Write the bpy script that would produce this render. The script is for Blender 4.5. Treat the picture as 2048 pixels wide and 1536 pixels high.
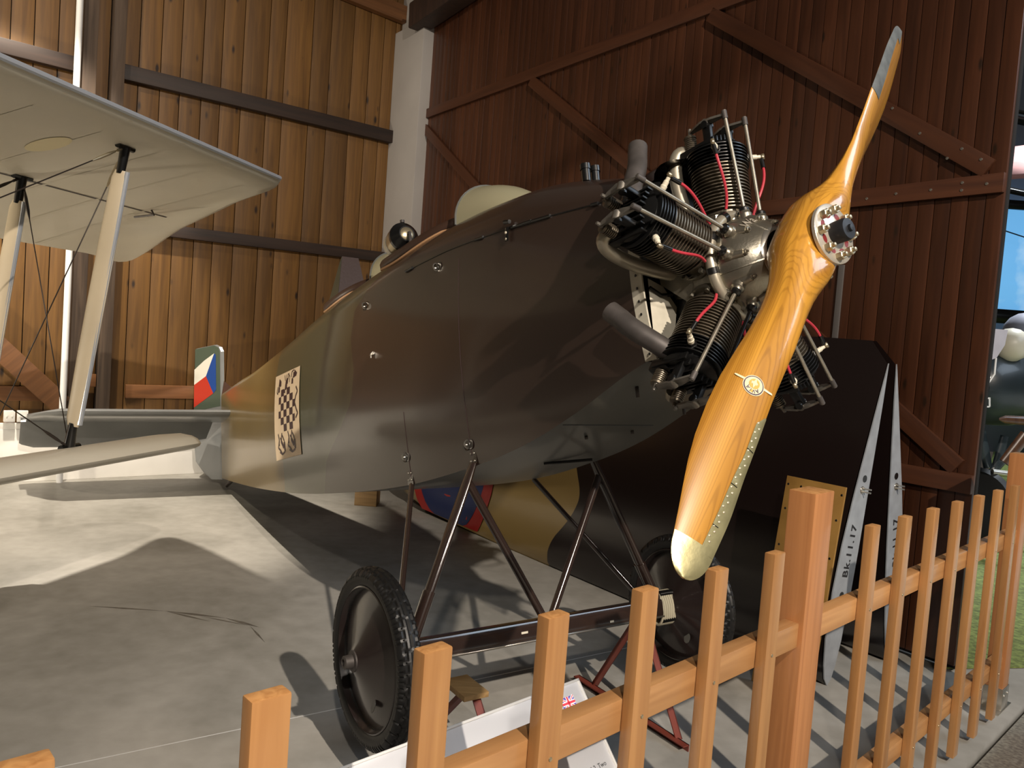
import bpy, bmesh, math, random
from mathutils import Vector, Matrix
random.seed(7)
S = bpy.context.scene
for o in list(bpy.data.objects): bpy.data.objects.remove(o)
COL = S.collection
V = Vector
PI = math.pi

# ------------------------------------------------------------------ camera
F, CX, CY, CAMZ = 1538.0, 1024.0, 768.0, 1.57
down = V((-2137, 28784, 1538)).normalized()          # vertical vanishing point of the photograph
fwd = V((0, 0, 1)); fwd = (fwd - down * fwd.dot(down)).normalized()
rgt = down.cross(fwd)
R3 = Matrix((rgt, fwd, -down))                        # photo camera axes -> world (x right, y ahead, z up)
CAM = V((0, 0, CAMZ))
cd = bpy.data.cameras.new('camera'); cam = bpy.data.objects.new('camera', cd); COL.objects.link(cam)
cd.sensor_fit = 'HORIZONTAL'; cd.sensor_width = 36; cd.lens = F / 2048 * 36; cd.clip_start = .05; cd.clip_end = 200
cx_, cy_, cz_ = R3 @ V((1, 0, 0)), R3 @ V((0, -1, 0)), R3 @ V((0, 0, -1))
cam.matrix_world = Matrix(((cx_.x, cy_.x, cz_.x, CAM.x), (cx_.y, cy_.y, cz_.y, CAM.y), (cx_.z, cy_.z, cz_.z, CAM.z), (0, 0, 0, 1)))
S.camera = cam
def ray(x, y): return R3 @ V(((x - CX) / F, (y - CY) / F, 1))
def onfloor(x, y, z=0):
    r = ray(x, y); return CAM + r * ((z - CAMZ) / r.z)
def onplane(x, y, p, n):
    r = ray(x, y); return CAM + r * ((V(p) - CAM).dot(n) / r.dot(n))

# ------------------------------------------------------------------ world, lights, exposure
W = bpy.data.worlds.new('world'); S.world = W; W.use_nodes = True
bg = W.node_tree.nodes['Background']; bg.inputs[0].default_value = (1.0, .86, .72, 1); bg.inputs[1].default_value = .045
S.view_settings.view_transform = 'Standard'; S.view_settings.look = 'None'
S.view_settings.exposure = 0.12; S.view_settings.gamma = 1; S.view_settings.use_curve_mapping = False
def aim(o, t):
    o.rotation_euler = (V(t) - o.location).to_track_quat('-Z', 'Y').to_euler()
def spot(name, loc, to, w, col, ang, blend=.4, rad=.06):
    l = bpy.data.lights.new(name, 'SPOT'); l.energy = w; l.color = col; l.spot_size = math.radians(ang); l.spot_blend = blend; l.shadow_soft_size = rad
    o = bpy.data.objects.new(name, l); COL.objects.link(o); o.location = loc; aim(o, to); return o
def area(name, loc, to, w, col, sx, sy):
    l = bpy.data.lights.new(name, 'AREA'); l.energy = w; l.color = col; l.shape = 'RECTANGLE'; l.size = sx; l.size_y = sy
    o = bpy.data.objects.new(name, l); COL.objects.link(o); o.location = loc; aim(o, to); return o
spot('spot_floor', (-3.6, 5.4, 6.0), (-4.3, 6.0, 0), 2100, (1, .89, .74), 62, .3)
spot('spot_wall', (-4.6, 3.2, 5.6), (-3.7, 7.4, 3.2), 360, (1, .86, .68), 80, .7)
spot('spot_low', (-6.4, 2.2, .55), (-3.7, 5.7, 1.9), 640, (1, .88, .70), 78, .5, .12)
spot('spot_front', (3.24, -4.28, 6.16), (-.1, 3.4, .5), 3000, (1, .88, .75), 70, .4)
spot('spot_fence', (.25, -1.8, 4.0), (1.6, 3.2, .3), 280, (1, .9, .8), 62, .5)
area('cool_fill_hall', (8.5, 2.0, 7.0), (3, 4.5, .5), 240, (.72, .85, 1), 5, 3)  # added cool fill standing in for daylight from the right; source unseen

# ------------------------------------------------------------------ materials
def nt(m):
    m.use_nodes = True; t = m.node_tree; return t, t.nodes, t.links, t.nodes['Principled BSDF']
MATS = {}
def mat(name, col, rough=.5, metal=0., coat=0., nscale=0, namt=.25, bump=0., bscale=60, coatr=.08, alpha=1, emis=None, trans=0, spec=.5):
    m = bpy.data.materials.new(name); t, N, L, P = nt(m)
    P.inputs['Base Color'].default_value = (*col, 1); P.inputs['Roughness'].default_value = rough; P.inputs['Metallic'].default_value = metal
    P.inputs['Coat Weight'].default_value = coat; P.inputs['Coat Roughness'].default_value = coatr; P.inputs['Alpha'].default_value = alpha
    P.inputs['Transmission Weight'].default_value = trans; P.inputs['Specular IOR Level'].default_value = spec
    if emis: P.inputs['Emission Color'].default_value = (*emis[0], 1); P.inputs['Emission Strength'].default_value = emis[1]
    if nscale:
        tc = N.new('ShaderNodeTexCoord'); n = N.new('ShaderNodeTexNoise'); n.inputs['Scale'].default_value = nscale; n.inputs['Detail'].default_value = 5
        L.new(tc.outputs['Object'], n.inputs['Vector'])
        r = N.new('ShaderNodeValToRGB'); r.color_ramp.elements[0].position = .3; r.color_ramp.elements[1].position = .72
        r.color_ramp.elements[0].color = (*[c * (1 - namt) for c in col], 1); r.color_ramp.elements[1].color = (*[min(1, c * (1 + namt)) for c in col], 1)
        L.new(n.outputs['Fac'], r.inputs[0]); L.new(r.outputs[0], P.inputs['Base Color'])
    if bump:
        tc = N.new('ShaderNodeTexCoord'); n = N.new('ShaderNodeTexNoise'); n.inputs['Scale'].default_value = bscale; n.inputs['Detail'].default_value = 4
        L.new(tc.outputs['Object'], n.inputs['Vector']); b = N.new('ShaderNodeBump'); b.inputs['Strength'].default_value = bump; b.inputs['Distance'].default_value = .004
        L.new(n.outputs['Fac'], b.inputs['Height']); L.new(b.outputs[0], P.inputs['Normal'])
    MATS[name] = m; return m
def wood(name, c1, c2, scale=(22, 22, 1.1), rough=.5, coat=0., knots=0., tint=.25, bump=.12, knot_col=(.02, .009, .004), kscale=(7, 7, 2.6)):
    m = bpy.data.materials.new(name); t, N, L, P = nt(m)
    P.inputs['Roughness'].default_value = rough; P.inputs['Coat Weight'].default_value = coat; P.inputs['Coat Roughness'].default_value = .06
    tc = N.new('ShaderNodeTexCoord'); oi = N.new('ShaderNodeObjectInfo')
    mu = N.new('ShaderNodeMath'); mu.operation = 'MULTIPLY'; mu.inputs[1].default_value = 37; L.new(oi.outputs['Random'], mu.inputs[0])
    ad = N.new('ShaderNodeVectorMath'); ad.operation = 'ADD'; L.new(tc.outputs['Object'], ad.inputs[0]); L.new(mu.outputs[0], ad.inputs[1])
    mp = N.new('ShaderNodeMapping'); mp.inputs['Scale'].default_value = scale; L.new(ad.outputs[0], mp.inputs[0])
    n = N.new('ShaderNodeTexNoise'); n.inputs['Scale'].default_value = 1; n.inputs['Detail'].default_value = 7; n.inputs['Distortion'].default_value = .9; L.new(mp.outputs[0], n.inputs['Vector'])
    r = N.new('ShaderNodeValToRGB'); r.color_ramp.elements[0].position = .28; r.color_ramp.elements[1].position = .7
    r.color_ramp.elements[0].color = (*c1, 1); r.color_ramp.elements[1].color = (*c2, 1); L.new(n.outputs['Fac'], r.inputs[0])
    mr = N.new('ShaderNodeMapRange'); mr.inputs[3].default_value = 1 - tint; mr.inputs[4].default_value = 1 + tint; L.new(oi.outputs['Random'], mr.inputs[0])
    mx = N.new('ShaderNodeVectorMath'); mx.operation = 'SCALE'; L.new(r.outputs[0], mx.inputs[0]); L.new(mr.outputs[0], mx.inputs['Scale'])
    out = mx.outputs[0]
    if knots:
        m2 = N.new('ShaderNodeMapping'); m2.inputs['Scale'].default_value = kscale; L.new(ad.outputs[0], m2.inputs[0])
        vo = N.new('ShaderNodeTexVoronoi'); vo.inputs['Scale'].default_value = 1; L.new(m2.outputs[0], vo.inputs['Vector'])
        kr = N.new('ShaderNodeValToRGB'); kr.color_ramp.elements[0].position = knots * .45; kr.color_ramp.elements[1].position = knots
        kr.color_ramp.elements[0].color = (1, 1, 1, 1); kr.color_ramp.elements[1].color = (0, 0, 0, 1); L.new(vo.outputs['Distance'], kr.inputs[0])
        km = N.new('ShaderNodeMix'); km.data_type = 'RGBA'; L.new(kr.outputs[0], km.inputs[0]); L.new(out, km.inputs[6]); km.inputs[7].default_value = (*knot_col, 1); out = km.outputs[2]
    L.new(out, P.inputs['Base Color'])
    if bump:
        b = N.new('ShaderNodeBump'); b.inputs['Strength'].default_value = bump; b.inputs['Distance'].default_value = .003; L.new(n.outputs['Fac'], b.inputs['Height']); L.new(b.outputs[0], P.inputs['Normal'])
    MATS[name] = m; return m

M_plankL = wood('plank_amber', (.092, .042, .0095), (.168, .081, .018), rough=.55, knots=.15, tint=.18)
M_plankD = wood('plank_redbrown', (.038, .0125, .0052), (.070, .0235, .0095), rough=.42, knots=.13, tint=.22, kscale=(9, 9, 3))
M_beamD = wood('beam_redbrown', (.046, .015, .0065), (.08, .027, .011), scale=(22, 1.1, 22), rough=.45, tint=.1)
M_beamdark = wood('beam_dark', (.014, .007, .005), (.035, .017, .011), scale=(20, 20, 1.2), rough=.6, tint=.15)
M_railbrown = wood('rail_brown', (.10, .040, .012), (.18, .075, .024), scale=(1.2, 20, 20), rough=.55)
M_postgrey = wood('post_weathered', (.03, .018, .011), (.085, .055, .035), rough=.75)
M_back = mat('wall_backing', (.008, .005, .004), .9)
M_fence = wood('fence_pine', (.33, .150, .050), (.47, .24, .086), scale=(26, 26, 1.5), rough=.38, coat=.35, tint=.12, bump=.06)
M_rail = wood('fence_rail_pine', (.35, .165, .06), (.52, .275, .11), scale=(1.5, 26, 26), rough=.4, coat=.3, tint=.08, bump=.06)
M_endgrain = wood('fence_endgrain', (.36, .16, .05), (.55, .28, .10), scale=(60, 60, 8), rough=.5, tint=.08)
M_post = wood('fence_post_pine', (.36, .145, .05), (.50, .22, .08), scale=(40, 40, 1.0), rough=.42, coat=.2, tint=.02, bump=.05)
M_ply = wood('plywood', (.20, .10, .02), (.36, .20, .05), scale=(3, 40, 3), rough=.5, tint=.02, knots=.1)
M_blockw = wood('block_wood', (.22, .13, .05), (.36, .22, .09), scale=(3, 30, 30), rough=.6)
M_white = mat('plaster_white', (.78, .76, .72), .8, nscale=3, namt=.06)
M_column = mat('column_paint', (.34, .32, .305), .7, nscale=1.5, namt=.08)
M_polewhite = mat('pole_white', (.75, .75, .74), .5)
M_bluegrey = mat('metal_grey_blue', (.30, .32, .345), .38, 0, .25, nscale=14, namt=.12)
M_tire = mat('tyre_rubber', (.008, .008, .008), .45)
M_disc = mat('wheel_disc_paint', (.020, .0135, .0125), .28, 0, .5, nscale=6, namt=.15)
M_gear = mat('strut_paint', (.028, .017, .014), .16, 0, .8)
M_black = mat('black_enamel', (.006, .006, .006), .28, 0, .3)
M_fin = mat('fin_iron', (.15, .125, .092), .36, .65, nscale=25, namt=.3)
M_headblack = mat('head_black', (.010, .010, .010), .32, .3)
M_crank = mat('crankcase_alloy', (.30, .275, .22), .34, .85, nscale=9, namt=.25, bump=.15, bscale=120)
M_pipe = mat('pipe_alloy', (.40, .36, .28), .38, .55, nscale=12, namt=.15)
M_rod = mat('rod_steel', (.34, .31, .25), .35, .7, nscale=30, namt=.2)
M_red = mat('ignition_red', (.48, .035, .055), .4)
M_ceramic = mat('ceramic', (.72, .66, .52), .35)
M_exh = mat('exhaust_iron', (.085, .075, .070), .55, .4, nscale=18, namt=.25)
M_steel = mat('steel', (.55, .52, .46), .28, .9)
M_hubplate = mat('hub_plate', (.66, .60, .50), .3, .55)
M_nut = mat('nut_brass', (.50, .42, .28), .32, .8)
M_hole = mat('hub_hole_red', (.20, .02, .02), .5)
M_rubber = mat('rubber_blue_black', (.010, .011, .014), .5)
M_brass = mat('sheath_brass', (.40, .36, .19), .38, .7, nscale=14, namt=.25, bump=.2, bscale=40)
M_lead = mat('sheath_grey', (.10, .105, .10), .62, .2, nscale=30, namt=.3)
M_flange = mat('flange_cream', (.62, .58, .47), .5, nscale=20, namt=.12)
M_underside = mat('underside_grey', (.135, .14, .13), .33, 0, .25, nscale=2.5, namt=.12)
M_screen = mat('celluloid', (.42, .39, .25), .3, 0, .3, alpha=.86)
M_leather = mat('leather_brown', (.055, .028, .018), .42, bump=.2)
M_piping = mat('piping_tan', (.50, .28, .14), .5)
M_cream = mat('panel_cream', (.72, .57, .40), .55)
M_maroon = mat('panel_maroon', (.035, .008, .010), .5)
M_green = mat('rudder_green', (.050, .070, .050), .35, 0, .3)
M_fwhite = mat('flag_white', (.55, .53, .46), .4); M_fred = mat('flag_red', (.36, .028, .014), .4); M_fblue = mat('flag_blue', (.010, .045, .20), .4)
M_rred = mat('roundel_red', (.20, .010, .008), .35); M_rblue = mat('roundel_blue', (.005, .012, .055), .35)  # darker than the flag paints: shade on the roundel put into its colour
M_tailgrey = mat('tail_grey', (.14, .145, .145), .3, 0, .35, nscale=3, namt=.15)
M_redsteel = mat('trestle_red', (.20, .045, .03), .5)
M_bungee = mat('bungee', (.50, .46, .34), .7)
M_linen = mat('linen_cream', (.74, .69, .57), .5, 0, .12, nscale=2.2, namt=.05)
M_linenS = mat('strut_cream', (.66, .56, .40), .45, nscale=5, namt=.06)
M_led = mat('edge_blue_highlight', (.60, .64, .70), .3, .5)  # bluish highlight on wing and strut edges, put in as colour
M_cable = mat('cable_dark', (.05, .04, .035), .45, .5)
M_info = mat('info_white', (.85, .86, .90), .35, coat=.2)
M_ink = mat('ink_black', (.015, .014, .016), .5)
M_inkgrey = mat('ink_grey', (.22, .2, .2), .5)
M_uk_b = mat('print_blue', (.10, .06, .42), .4); M_uk_r = mat('print_red', (.75, .03, .06), .4)
M_grass = mat('grass_mat', (.17, .21, .055), .9, nscale=30, namt=.5, bump=1, bscale=90)
M_gravel = mat('gravel', (.78, .72, .62), .7, nscale=60, namt=.38, bump=.2, bscale=60)
M_pink = mat('fabric_pink', (.55, .25, .22), .6, nscale=2, namt=.2)
M_hull = mat('hull_navy_green', (.020, .030, .036), .35, 0, .2, nscale=2, namt=.3)
M_silver = mat('canvas_silver', (.50, .49, .55), .4, .2, nscale=5, namt=.1)
M_propdark = wood('prop_dark', (.05, .02, .01), (.09, .04, .018), rough=.3, coat=.5)

def concrete():
    m = bpy.data.materials.new('concrete_grey'); t, N, L, P = nt(m)
    tc = N.new('ShaderNodeTexCoord'); n1 = N.new('ShaderNodeTexNoise'); n1.inputs['Scale'].default_value = 1.3; n1.inputs['Detail'].default_value = 8; n1.inputs['Distortion'].default_value = .6
    n2 = N.new('ShaderNodeTexNoise'); n2.inputs['Scale'].default_value = 11; n2.inputs['Detail'].default_value = 6
    L.new(tc.outputs['Object'], n1.inputs['Vector']); L.new(tc.outputs['Object'], n2.inputs['Vector'])
    ad = N.new('ShaderNodeMath'); ad.operation = 'MULTIPLY_ADD'; ad.inputs[1].default_value = .35; L.new(n2.outputs['Fac'], ad.inputs[0]); L.new(n1.outputs['Fac'], ad.inputs[2])
    r = N.new('ShaderNodeValToRGB'); r.color_ramp.elements[0].position = .48; r.color_ramp.elements[1].position = .86
    r.color_ramp.elements[0].color = (.20, .19, .165, 1); r.color_ramp.elements[1].color = (.33, .315, .285, 1); L.new(ad.outputs[0], r.inputs[0]); L.new(r.outputs[0], P.inputs['Base Color'])
    P.inputs['Roughness'].default_value = .5
    b = N.new('ShaderNodeBump'); b.inputs['Strength'].default_value = .1; b.inputs['Distance'].default_value = .004; L.new(n2.outputs['Fac'], b.inputs['Height']); L.new(b.outputs[0], P.inputs['Normal'])
    return m
M_concrete = concrete()
def sky_mural():
    m = bpy.data.materials.new('mural_sky_glow'); t, N, L, P = nt(m)
    tc = N.new('ShaderNodeTexCoord'); n = N.new('ShaderNodeTexNoise'); n.inputs['Scale'].default_value = .9; n.inputs['Detail'].default_value = 6; L.new(tc.outputs['Object'], n.inputs['Vector'])
    r = N.new('ShaderNodeValToRGB'); r.color_ramp.elements[0].position = .4; r.color_ramp.elements[1].position = .68
    r.color_ramp.elements[0].color = (.16, .46, .82, 1); r.color_ramp.elements[1].color = (.72, .86, .95, 1); L.new(n.outputs['Fac'], r.inputs[0])
    L.new(r.outputs[0], P.inputs['Base Color']); L.new(r.outputs[0], P.inputs['Emission Color']); P.inputs['Emission Strength'].default_value = .8; P.inputs['Roughness'].default_value = .4  # the mural is no lamp; glow added to brighten it
    return m
M_mural = sky_mural()
def camo():
    m = bpy.data.materials.new('fuselage_camouflage'); t, N, L, P = nt(m)
    def attr(n):
        a = N.new('ShaderNodeAttribute'); a.attribute_name = n; return a.outputs['Fac']
    def step(src):
        g = N.new('ShaderNodeMapRange'); g.inputs[1].default_value = -.004; g.inputs[2].default_value = .004; L.new(src, g.inputs[0]); return g.outputs[0]
    def mix(f, a, b):
        x = N.new('ShaderNodeMix'); x.data_type = 'RGBA'; L.new(f, x.inputs[0])
        for i, c in ((6, a), (7, b)):
            if isinstance(c, tuple): x.inputs[i].default_value = (*c, 1)
            else: L.new(c, x.inputs[i])
        return x.outputs[2]
    tc = N.new('ShaderNodeTexCoord'); n = N.new('ShaderNodeTexNoise'); n.inputs['Scale'].default_value = 2.2; n.inputs['Detail'].default_value = 5; L.new(tc.outputs['Object'], n.inputs['Vector'])
    c = mix(step(attr('d_tail')), (.130, .086, .024), (.070, .072, .035))
    c = mix(step(attr('d_brown')), c, (.037, .0225, .0165))
    sc = N.new('ShaderNodeMapRange'); sc.inputs[3].default_value = .82; sc.inputs[4].default_value = 1.18; L.new(n.outputs['Fac'], sc.inputs[0])
    v = N.new('ShaderNodeVectorMath'); v.operation = 'SCALE'; L.new(c, v.inputs[0]); L.new(sc.outputs[0], v.inputs['Scale'])
    L.new(v.outputs[0], P.inputs['Base Color']); P.inputs['Roughness'].default_value = .36; P.inputs['Coat Weight'].default_value = .55; P.inputs['Coat Roughness'].default_value = .13
    b = N.new('ShaderNodeBump'); b.inputs['Strength'].default_value = .05; b.inputs['Distance'].default_value = .02; L.new(n.outputs['Fac'], b.inputs['Height']); L.new(b.outputs[0], P.inputs['Normal'])
    return m
M_camo = camo()
def prop_wood():
    m = bpy.data.materials.new('propeller_laminate'); t, N, L, P = nt(m)
    tc = N.new('ShaderNodeTexCoord')
    def rot_map(scale):
        mp = N.new('ShaderNodeMapping'); mp.vector_type = 'POINT'; mp.inputs['Rotation'].default_value = (math.radians(PROP_ANG), 0, 0)
        L.new(tc.outputs['Object'], mp.inputs[0]); m2 = N.new('ShaderNodeMapping'); m2.inputs['Scale'].default_value = scale; L.new(mp.outputs[0], m2.inputs[0]); return m2.outputs[0]
    # laminations: layers stacked along the shaft (x)
    n0 = N.new('ShaderNodeTexNoise'); n0.inputs['Scale'].default_value = 1; n0.inputs['Detail'].default_value = 2; L.new(rot_map((46, 2.2, .15)), n0.inputs['Vector'])
    r0 = N.new('ShaderNodeValToRGB'); r0.color_ramp.elements[0].position = .38; r0.color_ramp.elements[1].position = .62
    r0.color_ramp.elements[0].color = (.36, .155, .016, 1); r0.color_ramp.elements[1].color = (.60, .29, .035, 1); L.new(n0.outputs['Fac'], r0.inputs[0])
    # growth rings: distorted bands running along the blade
    w = N.new('ShaderNodeTexWave'); w.wave_type = 'RINGS'; w.rings_direction = 'Z'; w.inputs['Scale'].default_value = 3.4; w.inputs['Distortion'].default_value = 2.4; w.inputs['Detail'].default_value = 2; w.inputs['Detail Scale'].default_value = .7
    L.new(rot_map((30, 16, .55)), w.inputs['Vector'])
    r1 = N.new('ShaderNodeValToRGB'); r1.color_ramp.elements[0].position = .0; r1.color_ramp.elements[1].position = .35
    r1.color_ramp.elements[0].color = (.62, .58, .5, 1); r1.color_ramp.elements[1].color = (1, 1, 1, 1); L.new(w.outputs['Fac'], r1.inputs[0])
    x = N.new('ShaderNodeMix'); x.data_type = 'RGBA'; x.blend_type = 'MULTIPLY'; x.inputs[0].default_value = .55; L.new(r0.outputs[0], x.inputs[6]); L.new(r1.outputs[0], x.inputs[7])
    L.new(x.outputs[2], P.inputs['Base Color']); P.inputs['Roughness'].default_value = .32; P.inputs['Coat Weight'].default_value = .9; P.inputs['Coat Roughness'].default_value = .09
    nb = N.new('ShaderNodeTexNoise'); nb.inputs['Scale'].default_value = 45; L.new(tc.outputs['Object'], nb.inputs['Vector'])
    b = N.new('ShaderNodeBump'); b.inputs['Strength'].default_value = .07; b.inputs['Distance'].default_value = .004; L.new(nb.outputs['Fac'], b.inputs['Height']); L.new(b.outputs[0], P.inputs['Coat Normal'])
    return m
PROP_ANG = 37.8
M_prop = prop_wood()

# ------------------------------------------------------------------ mesh helpers
class MB:
    def __init__(s): s.v = []; s.f = []; s.m = []; s.mi = 0
    def add(s, vs, fs):
        o = len(s.v); s.v += [V(p) for p in vs]; s.f += [[i + o for i in q] for q in fs]; s.m += [s.mi] * len(fs); return s
    def box(s, lo, hi, M=None):
        x0, y0, z0 = lo; x1, y1, z1 = hi
        p = [V(q) for q in ((x0, y0, z0), (x1, y0, z0), (x1, y1, z0), (x0, y1, z0), (x0, y0, z1), (x1, y0, z1), (x1, y1, z1), (x0, y1, z1))]
        if M: p = [M @ q for q in p]
        return s.add(p, [(0, 3, 2, 1), (4, 5, 6, 7), (0, 1, 5, 4), (1, 2, 6, 5), (2, 3, 7, 6), (3, 0, 4, 7)])
    def cbox(s, lo, hi, c, M=None):                    # chamfered box
        bm = bmesh.new(); bmesh.ops.create_cube(bm, size=1)
        lo, hi = V(lo), V(hi)
        for v in bm.verts: v.co = V([(lo[i] + hi[i]) / 2 + v.co[i] * (hi[i] - lo[i]) for i in range(3)])
        bmesh.ops.bevel(bm, geom=bm.edges[:], offset=c, segments=2, profile=.6, affect='EDGES')
        bm.verts.index_update(); vs = [(M @ v.co if M else v.co.copy()) for v in bm.verts]; fs = [[v.index for v in f.verts] for f in bm.faces]; bm.free()
        return s.add(vs, fs)
    def tube(s, pts, rad, n=10, cap=True, flat=1., flatdir=None):
        pts = [V(p) for p in pts]; k = len(pts); rs = rad if isinstance(rad, (list, tuple)) else [rad] * k
        up = None; vs = []
        for i, p in enumerate(pts):
            d = (pts[min(i + 1, k - 1)] - pts[max(i - 1, 0)]).normalized()
            if flatdir is not None: a = V(flatdir); a = (a - d * a.dot(d)).normalized()
            else:
                if up is None: up = V((0, 0, 1)) if abs(d.z) < .9 else V((1, 0, 0))
                a = (up - d * up.dot(d)).normalized(); up = a
            b = d.cross(a)
            for j in range(n):
                t = 2 * PI * j / n; vs.append(p + (a * math.cos(t) + b * math.sin(t) * flat) * rs[i])
        fs = [(i * n + j, i * n + (j + 1) % n, (i + 1) * n + (j + 1) % n, (i + 1) * n + j) for i in range(k - 1) for j in range(n)]
        if cap: fs += [tuple(range(n - 1, -1, -1)), tuple(range((k - 1) * n, k * n))]
        return s.add(vs, fs)
    def lathe(s, prof, o=(0, 0, 0), ax=(1, 0, 0), n=24, ref=None, cap=True):   # prof: (along, radius)
        o, ax = V(o), V(ax).normalized(); r = V(ref) if ref else (V((0, 0, 1)) if abs(ax.z) < .9 else V((1, 0, 0)))
        a = (r - ax * r.dot(ax)).normalized(); b = ax.cross(a); vs = []
        for h, q in prof:
            for j in range(n): t = 2 * PI * j / n; vs.append(o + ax * h + (a * math.cos(t) + b * math.sin(t)) * q)
        k = len(prof); fs = [(i * n + j, i * n + (j + 1) % n, (i + 1) * n + (j + 1) % n, (i + 1) * n + j) for i in range(k - 1) for j in range(n)]
        if cap: fs += [tuple(range(n - 1, -1, -1)), tuple(range((k - 1) * n, k * n))]
        return s.add(vs, fs)
    def torus(s, o, ax, R, r, n=48, m=10, a0=0, a1=2 * PI):
        o, ax = V(o), V(ax).normalized(); q = V((0, 0, 1)) if abs(ax.z) < .9 else V((1, 0, 0)); a = (q - ax * q.dot(ax)).normalized(); b = ax.cross(a)
        full = abs(a1 - a0 - 2 * PI) < 1e-4; k = n if full else n + 1; vs = []
        for i in range(k):
            t = a0 + (a1 - a0) * i / n; d = a * math.cos(t) + b * math.sin(t)
            for j in range(m): u = 2 * PI * j / m; vs.append(o + d * (R + r * math.cos(u)) + ax * r * math.sin(u))
        fs = [(i * m + j, ((i + 1) % k) * m + j, ((i + 1) % k) * m + (j + 1) % m, i * m + (j + 1) % m) for i in range(n if full else n) for j in range(m)]
        return s.add(vs, fs)
    def prism(s, poly, d):                              # polygon (3-D points) extruded by d
        n = len(poly); d = V(d); p = [V(q) for q in poly]
        return s.add(p + [q + d for q in p], [tuple(range(n - 1, -1, -1)), tuple(range(n, 2 * n))] + [(i, (i + 1) % n, (i + 1) % n + n, i + n) for i in range(n)])
    def sphere(s, c, r, n=10, sc=(1, 1, 1)):
        return s.lathe([(-r * math.cos(PI * i / n) * sc[2] * 1.0, max(1e-4, r * math.sin(PI * i / n))) for i in range(n + 1)], c, (0, 0, 1), 2 * n)
    def mesh(s, name, mats, smooth=True, ang=40):
        me = bpy.data.meshes.new(name); me.from_pydata([tuple(p) for p in s.v], [], s.f)
        for m in (mats if isinstance(mats, (list, tuple)) else [mats]): me.materials.append(m)
        me.polygons.foreach_set('material_index', s.m)
        bm = bmesh.new(); bm.from_mesh(me); bmesh.ops.recalc_face_normals(bm, faces=bm.faces[:])
        for e in bm.edges: e.smooth = len(e.link_faces) == 2 and e.calc_face_angle(0) < math.radians(ang)
        bm.to_mesh(me); bm.free()
        me.polygons.foreach_set('use_smooth', [smooth] * len(me.polygons)); me.update(); return me
    def build(s, name, mats, parent=None, M=None, smooth=True, ang=40):
        return link(name, s.mesh(name, mats, smooth, ang), parent, M)
def link(name, me, parent=None, M=None):
    o = bpy.data.objects.new(name, me); COL.objects.link(o)
    if parent is not None: o.parent = parent
    if M is not None: o.matrix_local = M
    return o
def tag(o, label, cat=None, group=None, kind=None):
    o['label'] = label
    if cat: o['category'] = cat
    if group: o['group'] = group
    if kind: o['kind'] = kind
    return o
def thing(name, loc, label, cat, group=None):
    o = bpy.data.objects.new(name, None); COL.objects.link(o); o.location = loc; o.empty_display_size = .1; return tag(o, label, cat, group)
def frame(o, x, y, z):                                  # matrix from origin and axes
    o, x, y, z = V(o), V(x), V(y), V(z)
    return Matrix(((x.x, y.x, z.x, o.x), (x.y, y.y, z.y, o.y), (x.z, y.z, z.z, o.z), (0, 0, 0, 1)))
def text_mesh(txt, size, ext=.0, shear=0, align='CENTER', space=1.0, bold=0):
    c = bpy.data.curves.new('lettering', 'FONT'); c.body = txt; c.size = size; c.extrude = ext; c.align_x = align; c.align_y = 'CENTER'; c.shear = shear; c.space_character = space; c.resolution_u = 3; c.offset = bold
    o = bpy.data.objects.new('lettering', c); COL.objects.link(o); bpy.context.view_layer.update()
    me = bpy.data.meshes.new_from_object(o.evaluated_get(bpy.context.evaluated_depsgraph_get())); bpy.data.objects.remove(o); bpy.data.curves.remove(c); return me
def I(x, xs, ys):                                        # piecewise linear (xs ascending)
    if x <= xs[0]: return ys[0]
    for i in range(1, len(xs)):
        if x <= xs[i]:
            t = (x - xs[i - 1]) / (xs[i] - xs[i - 1]); return ys[i - 1] + (ys[i] - ys[i - 1]) * t
    return ys[-1]
def smooth_interp(x, xs, ys):                            # monotone-ish smooth (cubic hermite)
    if x <= xs[0]: return ys[0]
    if x >= xs[-1]: return ys[-1]
    i = next(k for k in range(1, len(xs)) if x <= xs[k]); n = len(xs)
    def sl(k):
        if k == 0: return (ys[1] - ys[0]) / (xs[1] - xs[0])
        if k == n - 1: return (ys[-1] - ys[-2]) / (xs[-1] - xs[-2])
        return (ys[k + 1] - ys[k - 1]) / (xs[k + 1] - xs[k - 1])
    h = xs[i] - xs[i - 1]; t = (x - xs[i - 1]) / h; a, b = ys[i - 1], ys[i]; m0, m1 = sl(i - 1) * h, sl(i) * h
    return (2 * t**3 - 3 * t**2 + 1) * a + (t**3 - 2 * t**2 + t) * m0 + (-2 * t**3 + 3 * t**2) * b + (t**3 - t**2) * m1
def bez(p0, p1, p2, p3, n=12):
    p0, p1, p2, p3 = map(V, (p0, p1, p2, p3))
    return [p0 * (1 - t)**3 + p1 * 3 * t * (1 - t)**2 + p2 * 3 * t * t * (1 - t) + p3 * t**3 for t in [i / n for i in range(n + 1)]]

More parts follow.
